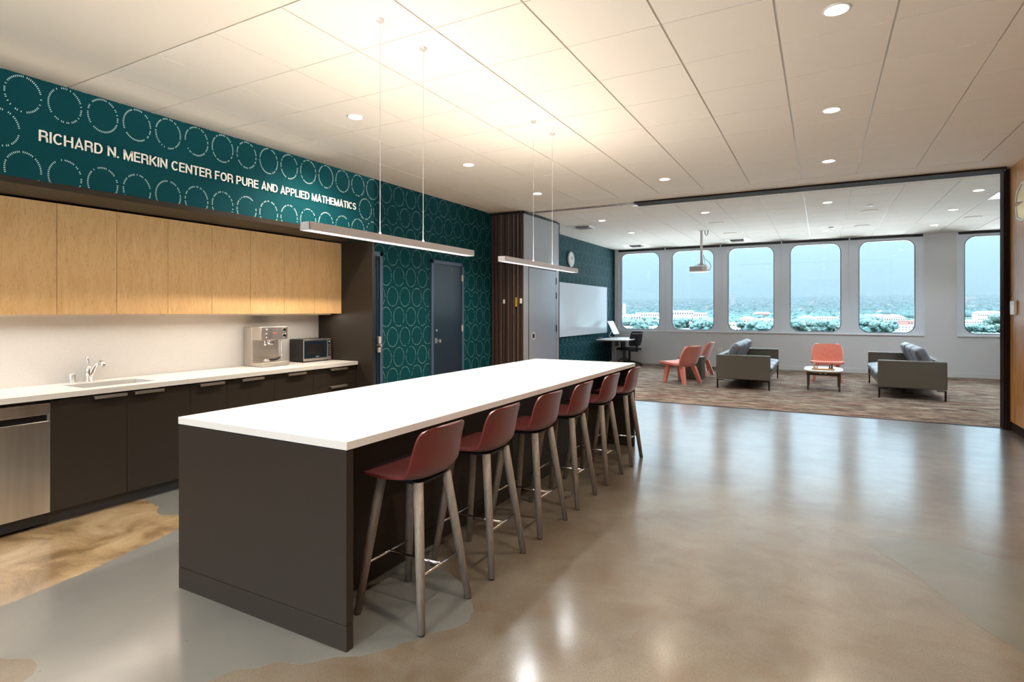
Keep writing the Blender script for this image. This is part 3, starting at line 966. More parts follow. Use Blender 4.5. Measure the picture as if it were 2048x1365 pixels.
# ------------------------------------------------------------------ accordion partition stack and its pocket
YS = 8.481
XS = -4.40
ac = thing('accordion_partition', (-4.7, YS, 0), 'folded dark brown accordion partition stacked against the teal wall', 'folding partition')
mb = MB()
xs_ = [XW + .01, -4.97, -4.90, -4.86, -4.80, -4.775, -4.70, -4.66, -4.60, -4.575, -4.50, -4.46, XS]
pl = []
NP = 9
for i in range(NP):
    xa = XW + .01 + (XS - XW - .02) * i / NP
    xb = XW + .01 + (XS - XW - .02) * (i + 1) / NP
    pl += [(xa, YS + .035), (xa + .3 * (xb - xa), YS), (xa + .75 * (xb - xa), YS + .004)]
pl.append((XS - .01, YS + .02))
poly = pl + [(XS - .01, YS + .42), (XW + .01, YS + .42)]
mb.prism(poly, .02, CEIL - .035)
mb.build('pleats', 'accordion', ac)
mb = MB()
mb.box(XW + .01, XS - .005, YS - .004, YS + .40, CEIL - .035, CEIL - .012)
for i in range(30):
    xa = XW + .02 + (XS - XW - .04) * i / 29
    mb.box(xa, xa + .012, YS - .012, YS + .01, CEIL - .05, CEIL - .008 - .006 * (i % 2))
mb.build('top_sweep', 'black', ac)
for i, xa in enumerate((-4.845, -4.70, -4.60, -4.52)):
    MB().box(xa, xa + .012, YS - .007, YS + .0, .03, CEIL - .04).build('edge_strip', 'handle_grey', ac)
MB().box(-4.800, -4.765, YS - .010, YS + .002, 1.555, 1.625).build('label_plate', 'white_plastic', ac)
MB().box(-4.475, -4.435, YS - .010, YS + .002, 1.555, 1.64).build('label_plate', 'white_plastic', ac)
m_ = mat('yellow_pull', RGB(214, 190, 40), .5)
MB().box(-4.555, -4.535, YS - .016, YS + .002, 1.50, 1.655).build('pull', m_, ac)
st = thing('partition_pocket', (XS, 9.2, 0), 'pale grey tall pocket cabinet with a flush door beside the accordion partition', 'pocket cabinet')
MB().box(XW + .01, XS - .012, YS + .44, 9.93, 0, CEIL - .02).build('body', 'grey_panel', st)
mb = MB()
mb.box(XS - .012, XS, YS + .0, 8.645, .0, 3.07).box(XS - .012, XS, 9.80, 9.93, 0, 3.07).box(XS - .012, XS, 8.645, 9.80, 2.19, 3.07)
mb.build('frame', 'grey_panel', st)
MB().box(XS - .01, XS + .004, YS, 9.93, 3.07, 3.11).box(XS - .012, XS + .006, 9.92, 9.945, 0, 3.11).build('edge_trim', 'dark_metal', st, bevel=.004)
MB().box(XS - .012, XS + .002, 8.645, 8.665, 0, 2.19).box(XS - .012, XS + .002, 8.645, 9.80, 2.172, 2.19).box(XS - .012, XS + .002, 9.79, 9.80, 0, 2.19).build('door_gap', 'black', st)
dd = MB().box(XS - .012, XS + .004, 8.675, 9.785, .01, 2.168).build('door', 'grey_door', st, bevel=.0015)
MB().box(XS + .004, XS + .008, 8.755, 8.895, .93, 1.055).build('handle_plate', 'silver', dd, bevel=.002)
MB().box(XS + .008, XS + .009, 8.785, 8.865, .955, 1.03).build('handle_recess', 'dark_metal', dd)
for z in (1.99, 1.716, 1.10, .3):
    MB().box(XS + .001, XS + .014, 9.775, 9.81, z - .06, z + .06).build('hinge', 'black', dd)

# ------------------------------------------------------------------ far room teal wall: whiteboard, clock
wb = thing('whiteboard', (XW, 13, .86), 'large frameless whiteboard on the teal wall of the far room', 'whiteboard')
MB().box(XW + .012, XW + .028, 10.9, 14.53, .857, 2.067).build('board', 'board', wb, bevel=.002)
MB().box(XW, XW + .012, 11.1, 14.3, 1.0, 1.9).build('mounting', 'white_metal', wb)
ck = thing('wall_clock', (XW, 12.06, 2.62), 'round white wall clock above the whiteboard', 'clock')
MB().lathe((XW, 12.06, 2.615), [(.175, 0), (.178, .03), (.168, .042), (.162, .034)], 36, axis='x').build('rim', 'silver', ck, smooth=True)
MB().lathe((XW + .034, 12.06, 2.615), [(.162, 0), (.162, .003)], 36, axis='x').build('face', 'white_plastic', ck)
MB().obox((XW + .040, 12.06, 2.655), (.002, .012, .085)).build('hour_hand', 'black', ck)
MB().obox((XW + .040, 12.10, 2.64), (.002, .012, .12), Matrix.Rotation(math.radians(-58), 3, 'X')).build('minute_hand', 'black', ck)
mb = MB()
for k in range(12):
    a_ = k * PI / 6
    mb.obox((XW + .0385, 12.06 + .14 * math.sin(a_), 2.615 + .14 * math.cos(a_)), (.002, .006, .022), Matrix.Rotation(-a_, 3, 'X'))
mb.build('hour_marks', 'black', ck)['kind'] = 'stuff'
ot = thing('power_outlet', (-2.278, YF, .444), 'white wall outlet on the far wall between the chairs and the sofa', 'outlet')
MB().box(-2.33, -2.226, YF - .008, YF, .375, .505).build('cover_plate', 'white_plastic', ot, bevel=.002)
for z in (.39, .455):
    MB().box(-2.305, -2.251, YF - .011, YF - .008, z, z + .035).build('socket', 'silver', ot)

# ------------------------------------------------------------------ island
X1, X2, Y1, Y2 = -2.888, -1.7203, 1.7265, 5.8604
it = tag(MB().box(X1, X2, Y1, Y2, .8365, .873).build('island_worktop', 'counter', None, bevel=.0025), 'huge white stone island worktop with six stools along its right side', 'countertop')
isl = thing('kitchen_island', (-2.3, 3.8, 0), 'long dark brown kitchen island base under the white top', 'kitchen island')
for ya, yb in ((Y1 + .002, Y1 + .042), (Y2 - .042, Y2 - .002)):
    e_ = MB().box(X1 + .003, X2 - .003, ya, yb, .109, .832).build('end_panel', 'laminate', isl, bevel=.001)
    MB().box(X1 + .003, X2 - .003, ya, yb, 0, .1055).build('plinth', 'laminate', e_, bevel=.001)
    MB().box(X1 + .012, X2 - .012, ya + .006, yb - .006, .1, .8365).build('shadow_gap', 'black', e_)
XI = -2.07
MB().box(X1 + .08, XI - .02, Y1 + .044, Y2 - .044, .1, .8345).build('carcass', 'laminate_in', isl)
MB().box(X1 + .10, XI - .021, Y1 + .044, Y2 - .044, 0, .105).build('plinth', 'laminate_in', isl)
nb = 4
for k in range(nb):
    ya = Y1 + .044 + (Y2 - Y1 - .088) * k / nb
    yb = Y1 + .044 + (Y2 - Y1 - .088) * (k + 1) / nb
    MB().box(XI - .02, XI, ya + .0015, yb - .0015, .109, .833).build('back_panel', 'laminate', isl, bevel=.001)
    MB().box(XI - .02, XI, ya + .0015, yb - .0015, 0, .1055).build('kick_panel', 'laminate', isl, bevel=.001)
    MB().box(X1 + .06, X1 + .079, ya + .0015, yb - .0015, .109, .833).build('door', 'laminate', isl, bevel=.001)

# ------------------------------------------------------------------ stools
def shell(name, rows, m, parent, thick, sub=2, label=None):
    """rows: list of (y, z, halfwidth, curl) from front edge to back top; curl lifts / wraps the sides"""
    nx = 9
    vs, fs = [], []
    for (y_, z_, hw, cu, nx_, nz_) in rows:
        for i in range(nx):
            t_ = -1 + 2 * i / (nx - 1)
            k_ = abs(t_) ** 2.6
            vs.append((hw * t_, y_ + nx_ * cu * k_, z_ + nz_ * cu * k_))
    for j in range(len(rows) - 1):
        for i in range(nx - 1):
            a_ = j * nx + i
            fs.append((a_, a_ + 1, a_ + nx + 1, a_ + nx))
    o = MB().add(vs, fs).build(name, m, parent, smooth=True, label=label)
    s_ = o.modifiers.new('sub', 'SUBSURF')
    s_.levels = s_.render_levels = sub
    q = o.modifiers.new('solid', 'SOLIDIFY')
    q.thickness = thick
    q.offset = 0
    b_ = o.modifiers.new('edge', 'BEVEL')
    b_.width = thick * .42
    b_.segments = 2
    b_.limit_method = 'ANGLE'
    b_.angle_limit = math.radians(60)
    return o
st0 = local('bar_stool', 'x', 'bar stool', 'maroon bar stools along the island')
rows = [(.190, .643, .10, .000, 0, 1), (.198, .652, .145, .000, 0, 1), (.185, .662, .180, .001, 0, 1), (.135, .665, .200, .004, 0, 1), (.07, .658, .207, .010, 0, 1), (0, .648, .207, .018, 0, 1), (-.07, .640, .20, .030, .3, 1),
        (-.125, .650, .197, .036, .7, .7), (-.158, .682, .194, .042, 1, .3), (-.172, .74, .190, .044, 1, 0), (-.182, .81, .184, .040, 1, 0),
        (-.196, .862, .176, .034, 1, 0), (-.204, .884, .160, .030, 1, -.15), (-.207, .892, .120, .022, 1, -.1)]
shell('seat_shell', rows, 'maroon', st0, .013)
MB().box(-.10, .10, -.11, .11, .618, .632).build('seat_mount', 'black', st0, bevel=.003)
for sx in (-1, 1):
    for sy in (-1, 1):
        l_ = MB().tube([(sx * .108, sy * .108, .634), (sx * .145, sy * .145, .34), (sx * .186, sy * .186, .006)], [.0235, .0215, .0165], 16).build('leg', 'stool_leg', st0, smooth=True)
        MB().lathe((sx * .186, sy * .186, 0), [(.015, 0), (.015, .007)], 14).build('foot_cap', 'black', l_)
q = .153
MB().tube([(-q, q, .235), (q, q, .235)], .006, 10).tube([(-q, -q, .235), (q, -q, .235)], .006, 10).tube([(0, -q, .235), (0, q, .235)], .006, 10).build('footrest', 'chrome', st0, smooth=True)
SL = ['maroon bar stool nearest the camera, at the near end of the island', 'second maroon bar stool from the near end of the island',
      'third maroon bar stool from the near end of the island', 'fourth maroon bar stool from the near end, third from the far end',
      'fifth maroon bar stool, next to last at the far end of the island', 'maroon bar stool farthest from the camera, at the far end of the island']
for k, yy in enumerate((2.163, 2.752, 3.362, 3.952, 4.600, 5.232)):
    loc = (-1.714, yy, 0)
    if k == 0:
        st0.location = loc
        st0.rotation_euler = (0, 0, PI / 2)
        st0['label'] = SL[0]
    else:
        dup(st0, loc, PI / 2 + math.radians([0, 1, -1.5, .8, -1, 2][k]), SL[k])

# ------------------------------------------------------------------ pendants
def pendant(y0, y1, wires, label, energy):
    X = -2.27
    p = thing('pendant_light', (X, (y0 + y1) / 2, 1.83), label, 'pendant light', 'linear pendants over the island')
    hw = .035
    MB().box(X - hw, X - hw + .004, y0, y1, 1.820, 1.862).box(X + hw - .004, X + hw, y0, y1, 1.820, 1.862).box(X - hw, X + hw, y0, y0 + .004, 1.820, 1.862).box(X - hw, X + hw, y1 - .004, y1, 1.820, 1.862).box(X - hw + .004, X + hw - .004, y0 + .004, y1 - .004, 1.856, 1.861).build('housing', 'silver', p, bevel=.001)
    mb = MB()
    n_ = int((y1 - y0) / .044)
    for i in range(1, n_):
        yy = y0 + (y1 - y0) * i / n_
        mb.box(X - hw + .004, X + hw - .004, yy - .005, yy + .005, 1.8205, 1.840)
    mb.box(X - .0012, X + .0012, y0 + .004, y1 - .004, 1.830, 1.838)
    mb.build('louvre', 'white_metal', p)
    MB().box(X - .026, X + .026, y0 + .01, y1 - .01, 1.846, 1.850).build('diffuser', 'pendant_lens', p)
    for wy in wires:
        w_ = MB().tube([(X, wy, 1.86), (X, wy, CEIL - .01)], .0016, 6).build('cable', 'silver', p)
        MB().lathe((X, wy, CEIL - .016), [(.022, 0), (.024, .004), (.024, .016)], 20).build('canopy', 'silver', w_)
        MB().lathe((X, wy, 1.861), [(.008, 0), (.005, .015), (.002, .02)], 10).build('gripper', 'silver', w_)
    for nm, z, rx, en, col_, sp_ in (('down_glow', 1.819, 0, energy, (.95, .98, 1), 130), ('up_glow', 1.865, PI, energy * .60, (1, .88, .72), 175)):
        ld = bpy.data.lights.new(nm, 'AREA')
        ld.shape = 'RECTANGLE'
        ld.size, ld.size_y = .05, y1 - y0 - .04
        ld.energy = en
        ld.color = col_
        ld.spread = math.radians(sp_)
        lo = bpy.data.objects.new(nm, ld)
        COL.objects.link(lo)
        lo.parent = p
        lo.location = (0, 0, z - 1.83)
        lo.rotation_euler = (rx, 0, 0)
pendant(1.993, 3.518, (2.546, 2.955), 'linear pendant light nearer the camera, above the near half of the island', 19)
pendant(3.985, 5.54, (4.559, 4.967), 'linear pendant light farther away, above the far half of the island', 19)

# ------------------------------------------------------------------ downlights
def downlight(x, y, label, e_, col_, group):
    p = thing('downlight', (x, y, CEIL), label, 'downlight', group)
    MB().lathe((x, y, CEIL - .006), [(.063, .0), (.072, .001), (.074, .004), (.074, .0055), (.060, .0055)], 28).build('trim_ring', 'white_metal', p, smooth=True)
    MB().lathe((x, y, CEIL - .0075), [(.060, 0), (.060, .001)], 28).build('lens', 'downlight', p)
    ld = bpy.data.lights.new('downlight_glow', 'SPOT')
    ld.energy = e_
    ld.spot_size = math.radians(125)
    ld.spot_blend = .9
    ld.shadow_soft_size = .06
    ld.color = col_
    lo = bpy.data.objects.new('downlight_glow', ld)
    COL.objects.link(lo)
    lo.parent = p
    lo.location = (0, 0, -.02)
ND = 'round near-room downlight, '
FD = 'round far-room downlight, '
for x, y, s_ in ((.075, 3.70, 'biggest one, at the top of the photo right of centre'), (.075, 5.52, 'second along the right-hand row'), (.07, 7.37, 'third of the right-hand row, near the partition track'),
                 (-1.777, 7.36, 'alone in the middle before the partition track'), (-3.605, 7.37, 'just in front of the accordion partition'), (-3.603, 5.545, 'left row, between two pendant cables'),
                 (-3.59, 3.71, 'left row, nearest the teal header lettering')):
    downlight(x, y, ND + s_, 300 if x < -3 else 160, WARM, 'downlights in the near room')
for x, y in ((.075, 1.9), (.075, .05), (-1.777, .05), (-3.6, .05), (.075, -1.8), (-1.777, -1.8), (-3.6, -1.8)):
    downlight(x, y, 'round downlight in the near-room ceiling behind the camera, outside the frame', 320 if x < -3 else 180, WARM, 'downlights behind the camera')
for x, y, s_ in ((-3.61, 10.13, 'above the left side beside the square air diffuser'), (-3.61, 11.99, 'second of the leftmost row'), (-1.762, 10.16, 'left of the projector pole near the track'),
                 (.08, 10.14, 'centre right near the track'), (1.94, 10.14, 'rightmost, by the black jamb'), (1.93, 11.86, 'second row from the black jamb'),
                 (.09, 13.63, 'near the windows above the coffee table'), (1.95, 13.79, 'near the windows at the right pier'), (-1.76, 12.0, 'above the left sofa')):
    if s_.startswith('above the left sofa'):
        continue
    downlight(x, y, FD + s_, 100, (.76, .90, 1), 'downlights in the far room')

# ceiling fittings of the far room
def diffuser(x0, y0, label):
    p = thing('air_diffuser', (x0 + .3, y0 + .3, CEIL), label, 'air vent', 'square air diffusers')
    g_ = .01
    MB().box(x0 + g_, x0 + TILE - g_, y0 + g_, y0 + TILE - g_, CEIL - .006, CEIL + .001).build('face_plate', 'white_metal', p, bevel=.002)
    f_ = MB().box(x0 + .16, x0 + .45, y0 + .16, y0 + .45, CEIL - .022, CEIL - .006).build('core', 'desk_grey', p)
    mb = MB()
    for k in range(5):
        yy = y0 + .17 + k * .06
        mb.obox((x0 + .305, yy + .015, CEIL - .024), (.30, .035, .004), Matrix.Rotation(math.radians(25), 3, 'X'))
    mb.box(x0 + .145, x0 + .16, y0 + .145, y0 + .465, CEIL - .03, CEIL - .006).box(x0 + .45, x0 + .465, y0 + .145, y0 + .465, CEIL - .03, CEIL - .006)
    mb.build('blades', 'white_metal', p)
diffuser(GX - TILE, 9.83 + TILE, 'square air diffuser at the left of the far ceiling, above the whiteboard')
diffuser(GX - TILE, 9.83 + TILE * 7, 'square air diffuser in the far left ceiling corner above the first window')
diffuser(GX + TILE * 3, 9.83 + TILE * 7, 'square air diffuser in front of the windows right of the projector')
diffuser(GX + TILE * 10, 9.83 + TILE, 'square panel peeking out at the black jamb')
for x, y, s_ in ((-1.775, 11.466, 'nearest the track, left of centre'), (-1.754, 13.137, 'next to the far middle air diffuser'), (.706, 13.253, 'near the windows right of centre'),
                 (.706, 11.345, 'right of centre'), (2.40, 13.0, 'near the black jamb')):
    p = thing('ceiling_speaker', (x, y, CEIL), 'flat round ceiling speaker, ' + s_, 'speaker', 'ceiling speakers')
    MB().lathe((x, y, CEIL - .010), [(.125, 0), (.135, .002), (.138, .006), (.138, .010)], 32).build('grille', 'tile', p, smooth=True)
for x, y, s_ in ((.68, 10.718, 'small white smoke detector on the far ceiling, centre right'), (.167, 13.187, 'small white sprinkler plate near the windows')):
    p = thing('smoke_detector', (x, y, CEIL), s_, 'detector')
    MB().lathe((x, y, CEIL - .02), [(.03, 0), (.045, .006), (.048, .02)], 24).build('cap', 'white_plastic', p, smooth=True)

# projector
pj = thing('projector', (-2.229, 12.444, 2.23), 'white ceiling-mounted projector hanging on a pole in front of the second window', 'projector')
PX, PY = -2.229, 12.444
MB().tube([(PX, PY, 2.45), (PX, PY, CEIL - .01)], .026, 16).build('pole', 'white_metal', pj, smooth=True)
MB().lathe((PX, PY, CEIL - .012), [(.05, 0), (.055, .012)], 20).build('ceiling_plate', 'white_metal', pj)
MB().lathe((PX, PY, 2.405), [(.06, 0), (.06, .012), (.035, .02), (.035, .045)], 20).box(PX - .14, PX + .12, PY - .02, PY + .02, 2.388, 2.400).box(PX - .02, PX + .02, PY - .12, PY + .12, 2.388, 2.400).tube([(PX - .08, PY, 2.395), (PX - .08, PY, 2.42), (PX, PY, 2.43)], .006).build('mount', 'silver', pj)
MB().box(PX - .225, PX + .125, PY - .13, PY + .13, 2.255, 2.375).build('housing', 'white_plastic', pj, bevel=.012, seg=3)
mb = MB()
for k in range(22):
    mb.box(PX - .205 + k * .011, PX - .199 + k * .011, PY - .1315, PY - .129, 2.275, 2.36)
mb.build('vent', 'desk_grey', pj)
MB().tube([(PX + .03, PY, 2.62), (PX + .07, PY, 2.53), (PX + .15, PY + .02, 2.46), (PX + .19, PY + .02, 2.38), (PX + .17, PY + .02, 2.30), (PX + .12, PY + .02, 2.28)], .005, 8).tube(
    [(PX + .03, PY, 2.57), (PX + .06, PY, 2.50), (PX + .075, PY, 2.40)], .004, 8).build('cable', 'black', pj, smooth=True)
pd = thing('ceiling_sensor', (-2.12, 12.30, CEIL - .1), 'small black cable drop hanging beside the projector pole', 'cable')
MB().tube([(-2.15, 12.4, CEIL - .002), (-2.15, 12.4, CEIL - .07), (-2.12, 12.4, CEIL - .115), (-2.09, 12.4, CEIL - .07), (-2.09, 12.4, CEIL - .002)], .008, 8).build('cable', 'black', pd)

# ------------------------------------------------------------------ sofas
def make_sofa(label):
    """local: facing +x, back at -x; length along y"""
    s_ = local('sofa', label, 'sofa', 'two facing sofas')
    W, L = .915, 2.28
    hx, hy = W / 2, L / 2
    for sy in (-1, 1):
        y0, y1 = (hy - .085, hy) if sy > 0 else (-hy, -hy + .085)
        MB().box(-hx, hx, y0, y1, .18, .625).build('armrest', 'sofa', s_, bevel=.016, seg=3)
    MB().box(-hx, -hx + .10, -hy + .085, hy - .085, .18, .622).build('backrest', 'sofa', s_, bevel=.014, seg=3)
    MB().box(-hx + .10, hx - .03, -hy + .087, hy - .087, .18, .30).build('seat_base', 'sofa', s_, bevel=.012, seg=3)
    def soft(cx, cy, cz, sx, sy, sz, rot, name, m):
        nx_, ny_, nz_ = 5, 7, 3
        vs, fs, idx = [], [], {}
        R = Matrix.Rotation(rot, 3, 'Y')
        def vid(i, j, k):
            if (i, j, k) not in idx:
                x = -1 + 2 * i / nx_
                y_ = -1 + 2 * j / ny_
                z = -1 + 2 * k / nz_
                pf_ = 1 - .30 * max(abs(x), abs(y_)) ** 4
                p = Vector((x * sx / 2 * (1 - .06 * abs(z)), y_ * sy / 2 * (1 - .04 * abs(z)), z * sz / 2 * pf_))
                p += Vector((random.uniform(-1, 1), random.uniform(-1, 1), random.uniform(-1, 1))) * .007
                idx[(i, j, k)] = len(vs)
                vs.append(Vector((cx, cy, cz)) + R @ p)
            return idx[(i, j, k)]
        for i in range(nx_):
            for j in range(ny_):
                fs.append((vid(i, j, nz_), vid(i + 1, j, nz_), vid(i + 1, j + 1, nz_), vid(i, j + 1, nz_)))
                fs.append((vid(i, j, 0), vid(i, j + 1, 0), vid(i + 1, j + 1, 0), vid(i + 1, j, 0)))
        for i in range(nx_):
            for k in range(nz_):
                fs.append((vid(i, 0, k), vid(i + 1, 0, k), vid(i + 1, 0, k + 1), vid(i, 0, k + 1)))
                fs.append((vid(i, ny_, k), vid(i, ny_, k + 1), vid(i + 1, ny_, k + 1), vid(i + 1, ny_, k)))
        for j in range(ny_):
            for k in range(nz_):
                fs.append((vid(0, j, k), vid(0, j, k + 1), vid(0, j + 1, k + 1), vid(0, j + 1, k)))
                fs.append((vid(nx_, j, k), vid(nx_, j + 1, k), vid(nx_, j + 1, k + 1), vid(nx_, j, k + 1)))
        return MB().add(vs, fs).build(name, m, s_, smooth=True, sub=2)
    cw = (L - .19) / 3
    for k in range(3):
        cyy = -hy + .095 + cw * (k + .5)
        soft(.10, cyy, .365, .78, cw - .006, .16, 0, 'seat_cushion', 'sofa_cushion')
        soft(-.20, cyy, .615, .47, cw - .02, .19, math.radians(-64), 'back_cushion', 'sofa_cushion')
    for sx in (-1, 1):
        for sy in (-1, 1):
            x = sx * (hx - .02)
            y_ = sy * (hy - .04)
            MB().box(x - .012, x + .012, y_ - .012, y_ + .012, .003, .168).box(min(x, x - sx * .11), max(x, x - sx * .11), y_ - .012, y_ + .012, .155, .168).build('leg', 'black_trim', s_)
    MB().box(-.03, .03, -.03, .03, .003, .182).build('centre_foot', 'black', s_)
    return s_
sf = make_sofa('olive grey leather sofa left of the coffee table, facing right')
s2 = dup(sf, (1.268, 12.16, 0), PI, 'olive grey leather sofa right of the coffee table, facing left')
sf.location = (-1.258, 12.16, 0)

# ------------------------------------------------------------------ coral lounge chairs
def make_chair(label):
    c_ = local('lounge_chair', label, 'lounge chair', 'coral lounge chairs')
    rows = [(.345, .352, .22, .0, 0, 1), (.352, .385, .27, .004, 0, 1), (.33, .402, .297, .010, 0, 1), (.25, .398, .305, .012, 0, 1), (.10, .375, .298, .018, 0, 1), (-.03, .350, .285, .03, 0, 1), (-.11, .338, .27, .045, .4, 1),
            (-.165, .350, .262, .05, .8, .7), (-.195, .40, .268, .055, 1, .3), (-.225, .50, .285, .055, 1, 0), (-.265, .61, .285, .05, 1, 0), (-.30, .70, .262, .04, 1, 0), (-.315, .732, .238, .035, 1, 0), (-.318, .742, .20, .03, 1, 0)]
    shell('shell', rows, 'coral', c_, .042, 2)
    for sx in (-1, 1):
        for fy, ty, tz in ((.235, .20, .372), (-.245, -.13, .335)):
            MB().taper((sx * .245, fy, .003), (sx * .175, ty, tz), (.050, .075), (.070, .10)).build('leg', 'coral', c_, bevel=.006)
    return c_
ca = make_chair('coral felt lounge chair seen from behind, closest to the island')
cb = dup(ca, (-2.42, 13.12, 0), math.radians(84), 'coral felt lounge chair mostly hidden behind the nearer coral one')
cc_ = dup(ca, (.10, 13.28, 0), PI, 'coral felt lounge chair facing the camera behind the coffee table')
ca.location = (-2.445, 11.57, 0)
ca.rotation_euler = (0, 0, math.radians(64))
stb = thing('side_table', (-2.33, 12.32, 0), 'dark olive low side table standing between the two coral chairs', 'side table')
MB().box(-2.50, -2.17, 12.12, 12.52, .004, .46).build('base', 'brown_felt', stb, bevel=.012, seg=3)
MB().box(-2.515, -2.155, 12.105, 12.535, .46, .475).build('top', 'brown_felt', stb, bevel=.003)

# coffee table
ct = thing('coffee_table', (.03, 11.85, 0), 'low coffee table with white top and dark wood legs between the sofas', 'coffee table')
def squircle(cx, cy, a_, b_, p_=3.6, n_=48):
    P = []
    for k in range(n_):
        t_ = 2 * PI * k / n_
        c0, s0 = math.cos(t_), math.sin(t_)
        P.append((cx + a_ * math.copysign(abs(c0) ** (2 / p_), c0), cy + b_ * math.copysign(abs(s0) ** (2 / p_), s0)))
    return P
MB().prism(squircle(.03, 11.87, .315, .50), .350, .368).build('table_top', 'counter', ct, bevel=.002)
MB().prism(squircle(.03, 11.87, .305, .49), .334, .350).build('top_rim', 'chessboard', ct)
MB().box(-.20, .26, 11.52, 11.54, .275, .334).box(-.20, .26, 12.20, 12.22, .275, .334).box(-.205, -.185, 11.52, 12.22, .275, .334).box(.245, .265, 11.52, 12.22, .275, .334).build('apron', 'table_leg', ct)
for x, y_ in ((-.215, 11.515), (.275, 11.515), (-.215, 12.225), (.275, 12.225)):
    MB().taper((x, y_, .003), (x, y_, .334), (.024, .024), (.046, .046)).build('leg', 'table_leg', ct, bevel=.003)
for x in (-.02, .065):
    MB().lathe((x, 11.512, .302), [(.010, 0), (.013, .004), (.008, .016), (.012, .026), (.004, .030)], 14).build('hanging_peg', 'white_plastic', ct, smooth=True)
bd = tag(MB().box(-.155, .205, 11.58, 11.94, .368, .392).build('chess_board', 'chessboard', None, bevel=.002), 'flat wooden chess board on the white coffee table', 'chess board')
def piece(x, y_, h, m, label):
    p = MB().lathe((x, y_, .392), [(.019, 0), (.019, h * .1), (.013, h * .18), (.008, h * .5), (.013, h * .72), (.010, h * .8), (.012, h * .9), (.004, h)], 14).build('chess_piece', m, None, smooth=True)
    tag(p, label, 'chess piece', 'chess pieces')
piece(-.110, 11.66, .10, 'light_wood', 'tallest pale chess piece at the left of the board')
piece(-.070, 11.66, .06, 'light_wood', 'shorter pale chess piece beside the tallest pale one')
piece(.125, 11.66, .062, 'dark_wood', 'short dark chess piece on the right of the board')
piece(.165, 11.66, .09, 'dark_wood', 'tallest dark chess piece at the right of the board')
piece(-.120, 11.80, .075, 'light_wood', 'pale chess piece behind the front pale pair')
piece(.160, 11.80, .075, 'dark_wood', 'dark chess piece behind the front dark pair')

# ------------------------------------------------------------------ desk corner
dk = thing('desk', (-4.6, 14.2, 0), 'pale desk against the teal wall under the whiteboard end', 'desk')
MB().box(-5.0, -4.20, 13.6, 14.95, .695, .722).build('desktop', 'white_plastic', dk, bevel=.003)
for yy in (13.82, 14.72):
    l_ = MB().box(-4.655, -4.585, yy - .035, yy + .035, .03, .66).box(-4.92, -4.32, yy - .02, yy + .02, .66, .695).build('leg', 'desk_grey', dk, bevel=.003)
    for sx in (-1, 1):
        MB().taper((-4.62 + sx * .27, yy, .003), (-4.62 + sx * .02, yy, .20), (.05, .05), (.05, .05)).build('foot', 'desk_grey', l_, bevel=.003)
MB().box(-4.98, -4.74, 14.1, 14.6, .50, .693).build('cable_tray', 'black', dk, bevel=.004)
ds = thing('tilted_display', (-4.78, 14.3, .722), 'pale thin display tilted back on a curved stand on the desk', 'display')
R = Matrix.Rotation(math.atan2(.17, .34), 3, 'Y')
R = Matrix.Rotation(-math.atan2(.17, .34), 3, 'Y')
MB().obox((-4.79, 14.32, 1.00), (.012, .46, .375), R).build('panel', 'white_plastic', ds, bevel=.002)
MB().obox((-4.783, 14.32, 1.003), (.001, .44, .355), R).build('screen', 'screen', ds)
MB().tube([(-4.80, 14.32, .95), (-4.86, 14.32, .86), (-4.90, 14.32, .775), (-4.84, 14.32, .744)], .012, 10).box(-4.93, -4.72, 14.2, 14.44, .7225, .730).build('stand', 'silver', ds, smooth=False)
kb = thing('papers', (-4.6, 14.1, .722), 'loose white papers lying on the pale desk', 'papers')
MB().obox((-4.50, 14.0, .724), (.21, .30, .003), Matrix.Rotation(.3, 3, 'Z')).obox((-4.62, 14.25, .724), (.21, .30, .003), Matrix.Rotation(-.5, 3, 'Z')).build('sheets', 'white_plastic', kb)
gb = thing('small_box', (-4.93, 13.68, .722), 'small grey box at the left end of the desk', 'box')
MB().box(-4.965, -4.895, 13.64, 13.72, .722, .762).build('box', 'desk_grey', gb, bevel=.003)
# office chair, local facing +y
oc = local('office_chair', 'dark mesh office chair on castors pushed in at the desk', 'office chair')
MB().obox((0, .02, .445), (.47, .46, .06)).build('seat', 'mesh', oc, bevel=.02, seg=3)
rows = [(-.205, .53, .20, .02, 1, 0), (-.235, .62, .225, .03, 1, 0), (-.255, .72, .225, .03, 1, 0), (-.275, .83, .215, .02, 1, 0), (-.295, .91, .20, .01, 1, 0)]
shell('backrest', rows, 'mesh', oc, .02, 1)
MB().box(-.03, .03, -.28, -.255, .40, .80).box(-.03, .03, -.28, -.05, .385, .41).build('back_bracket', 'black', oc, bevel=.004)
MB().box(-.18, .18, -.300, -.288, .845, .86).build('headband', 'silver', oc)
for sx in (-1, 1):
    MB().box(sx * .27 - .03, sx * .27 + .03, -.10, .14, .635, .66).box(sx * .27 - .012, sx * .27 + .012, -.02, .03, .41, .64).box(min(sx * .28, sx * .1), max(sx * .28, sx * .1), -.02, .03, .405, .42).build('armrest', 'black', oc, bevel=.006)
MB().tube([(0, 0, .10), (0, 0, .42)], .026, 14).build('column', 'black', oc, smooth=True)
for k in range(5):
    a_ = 2 * PI * k / 5 + .35
    dx, dy_ = math.cos(a_), math.sin(a_)
    l_ = MB().tube([(0, 0, .125), (dx * .15, dy_ * .15, .105), (dx * .30, dy_ * .30, .07)], [.026, .021, .015], 10).build('base_arm', 'black', oc, smooth=True)
    R = Matrix.Rotation(a_, 3, 'Z')
    MB().lathe((dx * .30, dy_ * .30, .031), [(.028, -.022), (.028, .022)], 16, axis='x').build('castor', 'black', l_)
oc.location = (-4.40, 14.45, .003)
oc.rotation_euler = (0, 0, PI / 2 - .5)

